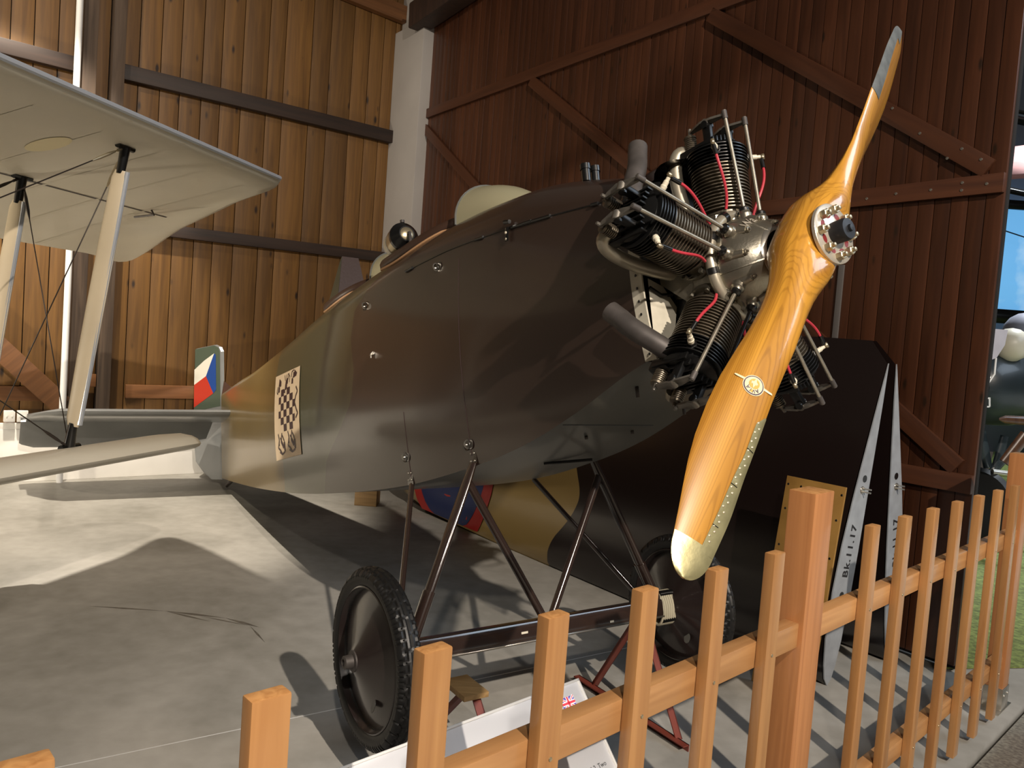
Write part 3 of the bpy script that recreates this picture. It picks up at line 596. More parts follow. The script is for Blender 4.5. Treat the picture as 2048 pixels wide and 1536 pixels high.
for x, w in ((.22, .10), (.50, .10), (.76, .11)):                       # three chess pieces rising out of the board
    for j in range(2):
        y = Y0 + 6 * rh + j * .065 - .02 + (.04 if x > .7 else 0)
        pq([(x - w / 2 + (j % 2) * w / 2, y), (x + (j % 2) * w / 2, y), (x + (j % 2) * w / 2, y + .065), (x - w / 2 + (j % 2) * w / 2, y + .065)])
pq([(.17, .86), (.27, .86), (.24, .93), (.19, .95)]); pq([(.72, .90), (.87, .90), (.90, .935), (.84, .965), (.80, .985), (.80, .92)])
for dx in (-.05, 0, .05): pq([(.50 + dx - .01, .90), (.50 + dx + .01, .90), (.50 + dx * 1.8 + .006, .97), (.50 + dx * 1.8 - .006, .97)])
pq([(.44, .80), (.52, .80), (.53, .91), (.47, .90)]); pq([(.36, .77), (.46, .75), (.44, .80), (.38, .80)])
def pl(pts, w=.011):
    for (x0, y0), (x1, y1) in zip(pts, pts[1:]):
        dx, dy = x1 - x0, (y1 - y0) * .9; L_ = math.hypot(dx, dy); nx, ny = -dy / L_ * w, dx / L_ * w; pq([(x0 - nx, y0 - ny), (x1 - nx, y1 - ny), (x1 + nx, y1 + ny), (x0 + nx, y0 + ny)], .006)
pl([(.13, .86), (.10, .80), (.14, .77), (.17, .86)], .006); pl([(.88, .78), (.94, .72), (.88, .67), (.84, .60), (.90, .52), (.95, .47), (.88, .42)])
pl([(.55, .97), (.62, .93), (.62, .86)], .006); pl([(.68, .91), (.70, .97), (.78, .985)], .007)
for cx_p in (.30, .70):                                                   # mirrored tangle below
    pl([(cx_p - .14, .30), (cx_p - .10, .22), (cx_p - .16, .14), (cx_p - .06, .10)]); pl([(cx_p + .02, .30), (cx_p - .03, .20), (cx_p + .06, .12), (cx_p + .10, .20), (cx_p + .03, .27)]); pl([(cx_p - .10, .12), (cx_p, .055), (cx_p + .10, .08), (cx_p + .12, .13)]); pl([(cx_p - .06, .25), (cx_p + .08, .13)])
    pq([(cx_p - .12, .08), (cx_p - .02, .045), (cx_p + .02, .06), (cx_p - .08, .11)]); pq([(cx_p + .08, .10), (cx_p + .13, .08), (cx_p + .13, .19), (cx_p + .07, .19)]); pq([(cx_p - .16, .16), (cx_p - .10, .16), (cx_p - .12, .23)])
part(b, 'art_figure', M_maroon, fus, False)
# ---- tail
b = MB(); LE, HI = -5.86, -6.42; u0 = .40; tip = 1.62
def tailrow(n): t = min(1, n / tip); return LE - .05 * t - (.28 * max(0, t - .9) / .1), HI
rows = [.0, .3, .7, 1.1, 1.4, 1.5, 1.58, 1.62]
for sg in (1, -1):
    b = MB(); vs = []; c_ = [(0, 0), (.04, .022), (.2, .035), (.6, .032), (1, .018), (1, -.018), (.6, -.03), (.2, -.032), (.04, -.02)]
    for n in rows:
        a, h = tailrow(n); th = 1 if n < 1.5 else .6
        for x, z in c_: vs.append(P(a + (h - a) * x, sg * n, u0 + z * th))
    k = len(c_); b.add(vs, [(i * k + j, i * k + (j + 1) % k, (i + 1) * k + (j + 1) % k, (i + 1) * k + j) for i in range(len(rows) - 1) for j in range(k)] + [tuple((len(rows) - 1) * k + j for j in range(k))]); st = part(b, 'tailplane', M_tailgrey, fus)
    b = MB(); dr = math.radians(27); vs = []; rr = [.12, .5, 1.1, 1.55, 1.64, 1.66]
    for n in rr:
        c = .42 if n < 1.6 else .42 - (n - 1.6) * 1.2
        if n < .3: c = .30
        for x, z in ((0, .018), (.1, .02), (1, .004), (1, -.004), (.1, -.02), (0, -.018)): vs.append(P(HI - .008 - c * x * math.cos(dr), sg * n, u0 - c * x * math.sin(dr) + z))
    k = 6; b.add(vs, [(i * k + j, i * k + (j + 1) % k, (i + 1) * k + (j + 1) % k, (i + 1) * k + j) for i in range(len(rr) - 1) for j in range(k)] + [tuple((len(rr) - 1) * k + j for j in range(k)), tuple(range(k))]); part(b, 'elevator', M_tailgrey, fus)
    b = MB(); b.tube([P(-6.2, sg * .5, u0 + .03), P(-6.2, sg * .5, u0 + .055)], .008, 8); b.tube([P(-6.16, sg * .5, u0 + .055), P(-6.24, sg * .5, u0 + .055)], .006, 8); part(b, 'control_horn', M_steel, fus)
# rudder (turned to starboard), flag painted on both sides
dl_ = math.radians(24); RH = -6.515
def rud(c, u, off=0): return P(RH - c * math.cos(dl_) - off * math.sin(dl_), c * math.sin(dl_) + off * math.cos(dl_) * 1, u)
outl = [(.0, 1.10), (.03, 1.15), (.10, 1.185), (.40, 1.20), (.42, 1.0), (.44, .6), (.44, .22), (.42, .06), (.30, -.06), (.16, -.14), (.0, -.155)]
b = MB(); k = len(outl)
b.add([rud(c, u, .014 if c < .3 else .004) for c, u in outl] + [rud(c, u, -.014 if c < .3 else -.004) for c, u in outl], [tuple(range(k)), tuple(range(2 * k - 1, k - 1, -1))] + [(i, (i + 1) % k, k + (i + 1) % k, k + i) for i in range(k)])
rd = part(b, 'rudder', M_tailgrey, None, False)
for sg in (1, -1):
    e = .0162 * sg
    def fld(pts, nm, m):
        b = MB(); b.add([rud(c, u, e if c < .3 else e * .55) for c, u in pts], [tuple(range(len(pts)))]); b.build(nm, m, rd)
    fld([(.015, .56), (.436, .56), (.412, 1.195), (.10, 1.18), (.035, 1.145), (.015, 1.10)], 'green_field', M_green); e = .0175 * sg
    fld([(.10, 1.10), (.26, 1.05), (.425, .985), (.43, .83), (.23, .89)], 'white_field', M_fwhite)
    fld([(.23, .89), (.43, .83), (.436, .60), (.12, .70)], 'red_field', M_fred)
    fld([(.10, 1.10), (.23, .89), (.12, .70), (.075, .73), (.075, 1.08)], 'blue_field', M_fblue)
b = MB(); b.add([P(-6.1, 0, uC(-6.1) + .03), P(-6.5, .02, uC(-6.5)), P(-6.5, -.02, uC(-6.5)), P(-6.47, 0, .80)], [(0, 1, 3), (1, 2, 3), (2, 0, 3), (0, 2, 1)]); part(b, 'fin', M_leather, fus, False)
b = MB(); zsk = lambda p: p
sk0 = P(-6.2, 0, uB(-6.2)); b.tube([sk0, P(-6.36, 0, uB(-6.2) - .03), P(-6.40, 0, -.225)], [.022, .02, .016], 10); part(b, 'tail_skid', M_gear)

# ---- landing gear
WS, WN, WU, WR = -1.40, .735, -1.122, .304
ax_ = lambda n: P(WS, n, WU)
for sg in (1, -1):
    top, bot = P(-1.385, sg * .30, uB(-1.385) + .01), P(-1.395, sg * .60, -1.105)
    b = MB(); b.tube([top, top.lerp(bot, .12), top.lerp(bot, .75), bot], [.020, .026, .026, .022], 14, flat=.62, flatdir=(1, 0, 0)); g = part(b, 'strut', M_gear)
    b = MB(); b.tube([top.lerp(bot, .72), bot], [.031, .029], 14, flat=.7, flatdir=(1, 0, 0)); part(b, 'strut_sleeve', M_gear, g)
    b = MB(); b.tube([P(-1.87, sg * .325, uB(-1.87)), P(-1.50, sg * .60, -1.09)], .0155, 12, flat=.7, flatdir=(1, 0, 0)); part(b, 'rear_strut', M_gear)
    b = MB(); b.tube([top.lerp(bot, .10) + V((.0, 0, 0)), P(-1.39, sg * .02, -1.085)], .0165, 12); part(b, 'diagonal_strut', M_gear)
b = MB(); k = 14; prof = [(.052, -.030), (.054, -.020), (.054, .026), (.050, .036), (.038, .040), (0, .040), (-.05, .03), (-.09, .012), (-.10, 0), (-.09, -.016), (-.05, -.034), (0, -.042), (.036, -.042), (.048, -.038)]
vs = [P(WS + x, n, WU + z) for n in (-.585, .585) for x, z in prof]; b.add(vs, [(j, (j + 1) % k, k + (j + 1) % k, k + j) for j in range(k)] + [tuple(range(k)), tuple(range(k, 2 * k))]); fr_ = part(b, 'axle_fairing', M_gear)
b = MB(); b.tube([P(WS + .052, -.59, WU - .034), P(WS + .052, .59, WU - .034)], .004, 6); part(b, 'fairing_edge', M_steel, fr_)
b = MB(); b.box((WS + .0555, -.16, WU - .002), (WS + .0566, -.13, WU + .006)); b.box((WS + .0555, .28, WU - .02), (WS + .0566, .30, WU - .012)); part(b, 'paint_chip', M_ceramic, fr_, False)
b = MB(); b.tube([ax_(-.80), ax_(.80)], .022, 14); part(b, 'axle', M_gear)
for sg in (1, -1):
    b = MB()
    for j in range(7): 
        n = sg * (.598 + .0125 * j); b.torus(P(WS, n, WU - .005), (0, 1, 0), .066, .0064, 26, 6)
    for i in range(len(b.v)): b.v[i] = P(WS, 0, WU) + V(((b.v[i].x - WS) * .62, b.v[i].y, (b.v[i].z - WU) * 1.05))
    part(b, 'bungee_cord', M_bungee)
    b = MB(); b.cbox((WS - .05, -sg * .695 - .008, WU - .075), (WS + .05, -sg * .695 + .008, WU + .075), .006); b.tube([P(WS + .02, sg * .60, WU + .055), P(WS + .02, sg * .70, WU + .055)], .014, 10); b.tube([P(WS + .02, sg * .60, WU - .055), P(WS + .02, sg * .70, WU - .055)], .014, 10); part(b, 'bungee_plate', M_black)
def tire_mesh():
    b = MB(); n, m = 360, 40; vs = []; R, r = WR - .037, .037
    for i in range(n):
        t = 2 * PI * i / n
        for j in range(m):
            a = 2 * PI * j / m; rr = r
            lat = math.sin(a); out = math.cos(a)
            if out > .25:
                tri = abs(((i / n * 54) % 1) * 2 - 1) - .5
                dmin = min(abs(lat - (c + .17 * tri)) for c in (-.48, .0, .48)) if out > .45 else 1
                ln = abs(((i / n * 108) % 1) - .5); rr = r + .003
                if dmin < .075: rr = r - .0022
                elif abs(lat) > .60 and ln < .10: rr = r - .001
            vs.append(V(((R + rr * out) * math.cos(t), rr * lat * 1.12, (R + rr * out) * math.sin(t))))
    b.add(vs, [(i * m + j, ((i + 1) % n) * m + j, ((i + 1) % n) * m + (j + 1) % m, i * m + (j + 1) % m) for i in range(n) for j in range(m)])
    for sg in (1, -1): b.torus((0, sg * .030, 0), (0, 1, 0), WR - .052, .0035, 72, 6)
    return b.mesh('tyre', M_tire, ang=35)
tm = tire_mesh()
b = MB()
for sg in (1, -1): b.lathe([(sg * .012, .245), (sg * .034, .243), (sg * .036, .238), (sg * .008, .231), (sg * .010, .222), (sg * .062, .06), (sg * .075, .035), (sg * .075, .001)], (0, 0, 0), (0, 1, 0), 64, cap=False)
wm = b.mesh('wheel_disc', M_disc, ang=25)
b = MB()
for sg in (1,): b.lathe([(sg * .066, .036), (sg * .080, .036), (sg * .082, .024), (sg * .108, .022), (sg * .112, .016), (sg * .112, .012), (sg * .09, .012)], (0, 0, 0), (0, 1, 0), 24, cap=False)
hm = b.mesh('hub_nut', M_exh)
b = MB(); b.lathe([(0, .022), (.0012, .022)], (.07, -.0395, -.14), (-.17, -1, .34), 20); vm = b.mesh('valve_hole', M_black)
for sg in (1, -1):
    w = link('wheel', wm, plane_, MA @ Matrix.Translation(ax_(sg * WN))); link('tyre', tm, w); link('hub_nut', hm, w); link('hub_nut', hm, w, Matrix.Rotation(PI, 4, 'Z')); link('valve_hole', vm, w)

# ---- engine
CS = -.30
b = MB(); b.lathe([(-.20, .05), (-.135, .062), (-.116, .068), (-.118, .077), (-.13, .092), (-.145, .106), (-.165, .121), (-.185, .132), (-.21, .141), (-.245, .147), (-.25, .150), (-.30, .155), (-.36, .155), (-.365, .15), (-.38, .145), (-.385, .12), (-.44, .115)], (0, 0, 0), (1, 0, 0), 60)
eng = part(b, 'engine', M_crank)
def E(name, b, m, smooth=True, ang=40): return b.build(name, m, eng, None, smooth, ang)
b = MB(); b.lathe([(-.44, .03), (-.11, .03), (-.10, .036), (-.07, .036)], (0, 0, 0), (1, 0, 0), 24); E('crankshaft', b, M_black)
for k in range(10):
    b = MB(); a = math.radians(36 * k + 18); d = V((0, math.sin(a), math.cos(a)))
    b.tube([V((-.205, 0, 0)) + d * .132, V((-.155, 0, 0)) + d * .117], [.017, .011], 10); b.lathe([(0, .008), (.010, .008), (.011, .004), (.016, .004)], V((-.155, 0, 0)) + d * .117, (1, 0, 0), 6); E('case_bolt', b, M_crank)
for k in range(5):                                                        # raised seams between the five segments
    a = math.radians(72 * k + 36); d = V((0, math.sin(a), math.cos(a))); b = MB()
    b.tube([V((x, 0, 0)) + d * (r - .002) for x, r in ((-.119, .078), (-.13, .092), (-.145, .106), (-.165, .121), (-.185, .132), (-.21, .141), (-.245, .147))], .004, 6); E('case_seam', b, M_crank)
b = MB(); b.lathe([(-.122, .083), (-.116, .078), (-.113, .069)], (0, 0, 0), (1, 0, 0), 48, cap=False); E('nose_ring', b, M_steel)
def caseR(x): return I(x, [-.245, -.21, -.185, -.165, -.145, -.13, -.118], [.147, .141, .132, .121, .106, .092, .077])
tmx = text_mesh('Walter', .040, shear=.35, ext=.002); tmx.materials.append(M_hubplate)
for v in tmx.vertices:                                                    # wrapped on the upper starboard flank of the case
    ang = math.radians(-24) - v.co.x / .13 * -1.0; x = -.162 + v.co.y * .9 * -1.0; r = caseR(x) + .002 + max(0, v.co.z)
    v.co = V((x, 0, 0)) + V((0, math.sin(ang), math.cos(ang))) * r
link('maker_script', tmx, eng)
b = MB(); b.torus((-.240, 0, 0), (1, 0, 0), .157, .0165, 72, 12); ring_ = E('ignition_manifold', b, M_pipe)
for k in range(10):
    b = MB(); a = math.radians(36 * k + 6); d = V((0, math.sin(a), math.cos(a))); t = V((0, math.cos(a), -math.sin(a))); b.lathe([(-.009, .019), (.009, .019)], V((-.240, 0, 0)) + d * .157, t, 14); E('manifold_clip', b, M_black)
def CYL(phi):
    a = math.radians(phi); rho = V((0, -math.sin(a), math.cos(a))); tg = V((0, -math.cos(a), -math.sin(a)))   # tg points towards growing phi
    return lambda s, r, t: V((s, 0, 0)) + rho * r + tg * t, rho, tg
def fins(r0, r1, n, R, Rc, duty=.36):
    pr = []; h = (r1 - r0) / n
    for i in range(n): z = r0 + i * h; pr += [(z, Rc), (z + h * .25, Rc), (z + h * .32, R), (z + h * (.32 + duty), R), (z + h * (.40 + duty), Rc)]
    return pr + [(r1, Rc)]
bB = MB(); bB.lathe([(.135, .070), (.168, .070), (.168, .072), (.175, .072)] + fins(.175, .325, 14, .0865, .071, .30), (0, 0, 0), (0, 0, 1), 40); barrel = bB.mesh('cylinder_barrel', M_fin, ang=30)
bH = MB(); bH.lathe(fins(.322, .385, 6, .092, .074, .3) + [(.392, .080), (.402, .06), (.408, .03)], (0, 0, 0), (0, 0, 1), 40)
for t in (-1, 1):
    for q in range(4): bH.cbox((-.085, t * .012 + t * q * .018 - .003, .385), (.05, t * .012 + t * q * .018 + .003, .425 - q * .006), .001)
    bH.cbox((-.10, t * .042 - .022, .37), (-.03, t * .042 + .022, .412), .008)
    bH.cbox((.0, t * .046 - .008, .385), (.03, t * .046 + .008, .468), .004); bH.lathe([(-.016, .012), (.016, .012)], (.015, t * .046, .462), (0, 1, 0), 12)
head = bH.mesh('cylinder_head', M_headblack, ang=30)
def spring_mesh():
    b = MB(); pts = [V((.017 * math.cos(2 * PI * i / 12), .017 * math.sin(2 * PI * i / 12), .044 * i / 84)) for i in range(85)]; b.tube(pts, .0027, 6); b.lathe([(-.004, .02), (0, .02)], (0, 0, 0), (0, 0, 1), 16); b.lathe([(.044, .02), (.05, .018), (.053, .008), (.062, .006)], (0, 0, 0), (0, 0, 1), 16); b.lathe([(0, .011), (.05, .011)], (0, 0, 0), (0, 0, 1), 10); return b.mesh('valve_spring', M_fin)
spring = spring_mesh()
b = MB()
pts = [(-.062, .0, .0), (-.045, .008, .004), (.0, .014, .010), (.04, .012, .006), (.085, .006, -.002), (.092, 0, -.004)]
b.add([V((x, y, z + .003)) for x, y, z in pts] + [V((x, -y, z + .003)) for x, y, z in reversed(pts)] + [V((x, y, z - .004)) for x, y, z in pts] + [V((x, -y, z - .004)) for x, y, z in reversed(pts)], [tuple(range(12)), tuple(range(23, 11, -1))] + [(i, (i + 1) % 12, 12 + (i + 1) % 12, 12 + i) for i in range(12)])
b.lathe([(-.013, .013), (.013, .013)], (.015, 0, .002), (0, 1, 0), 14); b.lathe([(-.01, .006), (.012, .006)], (.085, 0, 0), (0, 0, 1), 8); b.lathe([(-.008, .007), (.014, .005)], (-.055, 0, .002), (0, 0, 1), 8)
rocker = b.mesh('rocker_arm', mat('rocker_steel', (.20, .185, .16), .4, .6, nscale=30, namt=.3))
for ci, phi in enumerate((0, 72, 144, 216, 288)):
    q, rho, tg = CYL(phi); Mc = frame((CS, 0, 0), (1, 0, 0), rho.cross(V((1, 0, 0))), rho)          # cylinder frame: x nose, z outward
    link('cylinder_barrel', barrel, eng, Mc); link('cylinder_head', head, eng, Mc)
    b = MB(); b.lathe([(.128, .085), (.140, .088), (.146, .086)], (0, 0, 0), (0, 0, 1), 32)
    for k in range(8): a = PI / 8 + k * PI / 4; b.lathe([(.146, .008), (.158, .008)], (.081 * math.cos(a), .081 * math.sin(a), 0), (0, 0, 1), 6)
    link('cylinder_flange', b.mesh('cylinder_flange', M_crank), eng, Mc)
    for t in (-1, 1):
        link('valve_spring', spring, eng, Mc @ Matrix.Translation((-.060, t * .042, .408))); link('rocker_arm', rocker, eng, Mc @ Matrix.Translation((0, t * .046, .466)))
        top, bot = q(CS + .085, .462, t * .046), q(-.195, .140, t * .036)
        b = MB(); b.tube([top, bot], .0058, 10); E('pushrod', b, M_black if (phi == 144 and t == 1) else M_rod)
        b = MB(); b.lathe([(-.012, .0085), (.014, .0085), (.016, .005)], top, (top - bot), 10); E('pushrod_end', b, M_exh)
        d = (top - bot).normalized(); b = MB(); b.lathe([(-.018, .020), (.0, .020), (.004, .016), (.012, .015)], bot, d, 16); E('tappet_guide', b, M_crank)
        b = MB(); b.lathe([(.010, .0155), (.018, .0155), (.024, .009)], bot, d, 14); E('tappet_seal', b, M_black)
        # spark plug, lead
        pp = q(CS + .055, .362, t * .070); od = (V((1, 0, 0)) * .55 + tg * t * .85).normalized()
        b = MB(); b.lathe([(-.012, .016), (.0, .016), (.001, .013), (.008, .013)], pp, od, 6); b.lathe([(-.02, .024), (-.012, .022)], pp, od, 16); E('plug_base', b, M_headblack)
        b = MB(); b.lathe([(.008, .009), (.018, .010), (.02, .008), (.032, .008), (.034, .006), (.044, .006)], pp, od, 12); E('plug_ceramic', b, M_ceramic)
        tipp = pp + od * .046; b = MB(); b.lathe([(0, .006), (.008, .006)], tipp, od, 8); b.lathe([(-.008, .006), (.008, .006)], tipp + od * .006, rho, 8); E('plug_terminal', b, M_nut)
        bd = (-rho * .9 - od * .05 + V((.15, 0, 0))).normalized(); b0 = tipp + bd * .008; b1 = tipp + bd * .040
        b = MB(); b.tube([b0, b1], [.0062, .0068], 10); E('plug_boot', b, M_black)
        end = q(-.240, .170, t * .062); b = MB(); b.tube(bez(b1 - bd * .004, b1 + bd * .06, end + rho * .05 + V((.02, 0, 0)), end, 14), .0044, 8); E('ignition_lead', b, M_red)
    # intake pipe behind the cylinder
    b = MB(); b.tube(bez(q(CS - .085, .415, .04), q(CS - .125, .44, .075), q(CS - .115, .30, .085), q(CS - .085, .15, .045), 16), .022, 12); E('intake_pipe', b, M_pipe)
# exhaust stubs of the starboard cylinders and a short one elsewhere
def pipe(p, r0, r1): b = MB(); b.tube(p, [r0 + (r1 - r0) * i / (len(p) - 1) for i in range(len(p))], 16); return E('exhaust_stub', b, M_exh)
pipe(bez(P(-.36, .325, .185), P(-.39, .29, .28), P(-.40, .255, .30), P(-.42, .225, .355), 10) + [P(-.44, .20, .40), P(-.45, .185, .435)], .029, .031)
pipe(bez(P(-.335, .245, -.265), P(-.35, .30, -.22), P(-.40, .33, -.185), P(-.44, .335, -.14), 10) + [P(-.475, .345, -.105)], .029, .031)
b = MB(); b.lathe([(-.012, .036), (.012, .036)], P(-.335, .245, -.265), P(-.35, .30, -.22) - P(-.335, .245, -.265), 18); E('exhaust_clamp', b, M_black)
b = MB(); b.lathe([(-.012, .034), (.012, .034)], P(-.36, .325, .185), P(-.39, .29, .28) - P(-.36, .325, .185), 18); E('exhaust_clamp', b, M_black)
# sump, rear accessories, bottom cover
b = MB(); b.cbox((-.455, -.10, -.12), (-.37, .10, .12), .02); b.lathe([(-.02, .045), (.06, .045)], (-.41, .06, .10), (0, 0, 1), 16); b.lathe([(-.02, .045), (.06, .045)], (-.41, -.06, .10), (0, 0, 1), 16); E('accessory_case', b, M_headblack)
b = MB(); b.cbox((-.42, -.10, -.16), (-.30, -.02, -.06), .012); b.prism([P(-.43, .17, -.02), P(-.34, .15, -.10), P(-.30, .15, .02), P(-.43, .18, .06)], V((0, .06, 0))); E('oil_sump', b, M_crank, False)
b = MB(); b.lathe([(0, .055), (.05, .05), (.07, .035), (.075, .01)], P(-.40, .06, -.27), (0, 0, -1), 20); E('oil_bowl', b, M_pipe)

# ---- propeller
PA = math.radians(PROP_ANG)
def ptf(sgn):                                                             # blade axes: radial, tangential
    rad = V((0, math.sin(PA), math.cos(PA))) * sgn                         # y = port
    return rad, V((1, 0, 0)).cross(rad)
rs = [.0, .04, .08, .12, .16, .20, .25, .30, .38, .46, .55, .64, .73, .80, .86, .91, .95, .975, .99, 1.005, 1.018, 1.029, 1.038, 1.044, 1.048, 1.05]
def chord(r): return max(.003, .101 * math.sqrt(max(0, 1 - ((r - .97) / .08)**2))) if r > .97 else smooth_interp(r, [0, .08, .14, .20, .30, .42, .55, .66, .76, .86, .94, .97, 1.03, 1.05], [.184, .178, .152, .126, .116, .126, .138, .144, .140, .127, .109, .101, .07, .05])
def thick(r): return smooth_interp(r, [0, .07, .12, .18, .25, .35, .5, .7, .9, 1.05], [.144, .143, .128, .098, .070, .048, .034, .024, .015, .006])
def beta(r): return math.radians(smooth_interp(r, [0, .1, .18, .3, .5, .75, 1.05], [0, 14, 30, 34, 28, 22, 17]))
def offc(r): return smooth_interp(r, [0, .2, .4, .55, .75, .9, 1.05], [0, -.002, -.016, -.028, -.027, -.013, -.004])
def bladep(sgn, r, x, side, off=0):      # x in -1..1 over the chord (+1 = leading edge), side +1 front (cambered) / -1 back
    rad, tg = ptf(sgn); be = beta(r); c = tg * math.cos(be) + V((1, 0, 0)) * math.sin(be); n = V((1, 0, 0)) * math.cos(be) - tg * math.sin(be)
    blk = max(0, min(1, (.17 - r) / .10)); ex = 2 + 1.6 * blk
    z = thick(r) * (max(0, 1 - abs(x)**ex))**(.75 if blk < .5 else .5) * (.62 if side > 0 else .38) * side
    if blk > 0: z = z * (1 - blk) + blk * thick(r) * .5 * side * (max(0, 1 - abs(x)**4))**.5
    return V((I(r, [.08, .35], [-.032, 0]), 0, 0)) + rad * r + c * (x * chord(r) / 2 + offc(r)) + n * (z + off * side)
nx = 17; xs = [-math.cos(PI * i / (nx - 1)) for i in range(nx)]
b = MB()
for sgn in (1, -1):
    vs = []
    for r in rs: vs += [bladep(sgn, r, x, 1) for x in xs] + [bladep(sgn, r, x, -1) for x in reversed(xs[1:-1])]
    k = 2 * nx - 2; b.add(vs, [(i * k + j, i * k + (j + 1) % k, (i + 1) * k + (j + 1) % k, (i + 1) * k + j) for i in range(len(rs) - 1) for j in range(k)] + [tuple((len(rs) - 1) * k + j for j in range(k))])
prop = part(b, 'propeller', M_prop, ang=50)
PC = V((0, 0, 0))
# metal sheathing on the leading edges
def sheath(sgn, r0, r1, xin, m, name):
    b = MB(); n = 26; q = 7; vs = []
    for i in range(n + 1):
        r = r0 + (r1 - r0) * i / n; xi = xin(r); row = [bladep(sgn, r, xi + (1 - xi) * j / q, 1, .0012) for j in range(q + 1)] + [bladep(sgn, r, 1 - (1 - xi) * j / q, -1, .0012) for j in range(1, q + 1)]
        rad, tg = ptf(sgn); c = tg * math.cos(beta(r)); row[q] = row[q] + c * .001; vs += row
    k = 2 * q + 1; b.add(vs, [(i * k + j, i * k + j + 1, (i + 1) * k + j + 1, (i + 1) * k + j) for i in range(n) for j in range(k - 1)]); return part(b, name, m, prop)
sheath(-1, .60, .978, lambda r: .70 - .40 * max(0, (r - .72)) / .25 + .25 * max(0, .63 - r) / .03, M_brass, 'edge_sheath')
sheath(-1, .965, 1.0495, lambda r: -.998, M_brass, 'tip_sheath')
sheath(1, .655, 1.0, lambda r: .35 - .5 * max(0, r - .90), M_lead, 'edge_sheath'); sheath(1, .99, 1.0495, lambda r: -.2, M_lead, 'tip_sheath')
b = MB()
for i in range(13):
    r = .625 + i * .026; x = .76 - .36 * max(0, (r - .72)) / .25
    for dx in (.0, .1):
        p = bladep(-1, r + dx * .12, x + dx, 1, .0012); n = bladep(-1, r + dx * .12, x + dx, 1, .01) - p; b.lathe([(0, .0030), (.0008, .0025), (.0011, .0005)], p, n, 8)
part(b, 'sheath_rivets', M_nut, prop)['kind'] = 'stuff'
b = MB()
for r in (.70, .80, .91): b.tube([bladep(-1, r, .70 - .40 * max(0, (r - .72)) / .25 + .32 * j / 6, 1, .0018) for j in range(6)], .0011, 5)
part(b, 'sheath_seam', M_black, prop)
# emblem on the lower blade : star-winged disc with AVIA
RE, XE = .545, .12
def emb(x, y, off):      # x to the image right (leading edge), y towards the hub
    r = RE - y; return bladep(-1, r, max(-.98, min(.98, XE + x / (chord(r) / 2))), 1, off)
def disc(b, R, off, n=32, cx=0, cy=0): b.add([emb(cx, cy, off)] + [emb(cx + R * math.cos(2 * PI * i / n), cy + R * math.sin(2 * PI * i / n), off) for i in range(n)], [(0, 1 + i, 1 + (i + 1) % n) for i in range(n)])
M_ec = mat('emblem_cream', (.78, .66, .42), .4, coat=.4); M_ep = mat('emblem_purple', (.055, .03, .07), .4, coat=.4); M_ey = mat('emblem_gold', (.62, .40, .07), .4, coat=.4)
b = MB(); disc(b, .0275, .0012); em = part(b, 'emblem', M_ec, prop, False)
b = MB(); disc(b, .0255, .0016); part(b, 'emblem_ring', M_ep, prop, False)
b = MB(); disc(b, .0228, .0020); part(b, 'emblem_disc', M_ec, prop, False)
b = MB(); disc(b, .0135, .0024, 24, 0, .004); disc(b, .0040, .0024, 16, 0, -.0165); part(b, 'emblem_gold', M_ey, prop, False)
b = MB()
def ep(pts, off): b.add([emb(x, y, off) for x, y in pts], [tuple(range(len(pts)))])
ep([(-.052, .007), (-.050, .0105), (-.004, .0095), (-.004, .002), (-.045, .0045)], .0028); ep([(.052, .007), (.050, .0105), (.004, .0095), (.004, .002), (.045, .0045)], .0028)
ep([(-.005, .006), (0, .021), (.005, .006), (0, -.009)], .0030); ep([(-.010, .006), (0, .011), (.010, .006), (0, .001)], .0031); part(b, 'emblem_star', M_ec, prop, False)
for ch, a in (('A', 52), ('V', 18), ('I', -12), ('A', -46)):
    me = text_mesh(ch, .0140); me.materials.append(M_ep); t = math.radians(a); cx_e, cy_e = .0160 * math.sin(t), -.0160 * math.cos(t)
    for v in me.vertices:
        x, y = -v.co.x, -v.co.y; v.co = emb(cx_e + x * math.cos(t) - y * math.sin(t), cy_e + x * math.sin(t) + y * math.cos(t), .0029)
    link('emblem_letter', me, prop)
# front hub plate, holes, nuts, cap
hx = .041
b = MB(); b.lathe([(hx, .084), (hx + .009, .084), (hx + .011, .081), (hx + .011, .001)], (0, 0, 0), (1, 0, 0), 48); part(b, 'hub_plate', M_hubplate, prop)
b = MB()
for k in range(8):
    a = 2 * PI * (k + .5) / 8; c = V((hx + .0112, .052 * math.sin(a), .052 * math.cos(a))); t = V((0, math.cos(a), -math.sin(a))); d = V((0, math.sin(a), math.cos(a)))
    b = MB(); b.add([c + t * .013 * math.cos(2 * PI * i / 14) * 1 + d * .0085 * math.sin(2 * PI * i / 14) for i in range(14)], [tuple(range(14))]); part(b, 'plate_hole', M_hole, prop, False)
for k in range(8):
    a = 2 * PI * k / 8; c = V((hx + .011, .064 * math.sin(a), .064 * math.cos(a))); b = MB(); b.lathe([(0, .0125), (.016, .0125), (.018, .010)], c, (1, 0, 0), 6); b.lathe([(.016, .006), (.026, .006), (.027, .003)], c, (1, 0, 0), 10); part(b, 'hub_nut', M_nut, prop, True, 30)
b = MB(); b.lathe([(hx + .01, .030), (hx + .045, .031), (hx + .053, .028), (hx + .055, .010), (hx + .062, .009), (hx + .063, .001)], (0, 0, 0), (1, 0, 0), 28); part(b, 'hub_cap', M_rubber, prop)

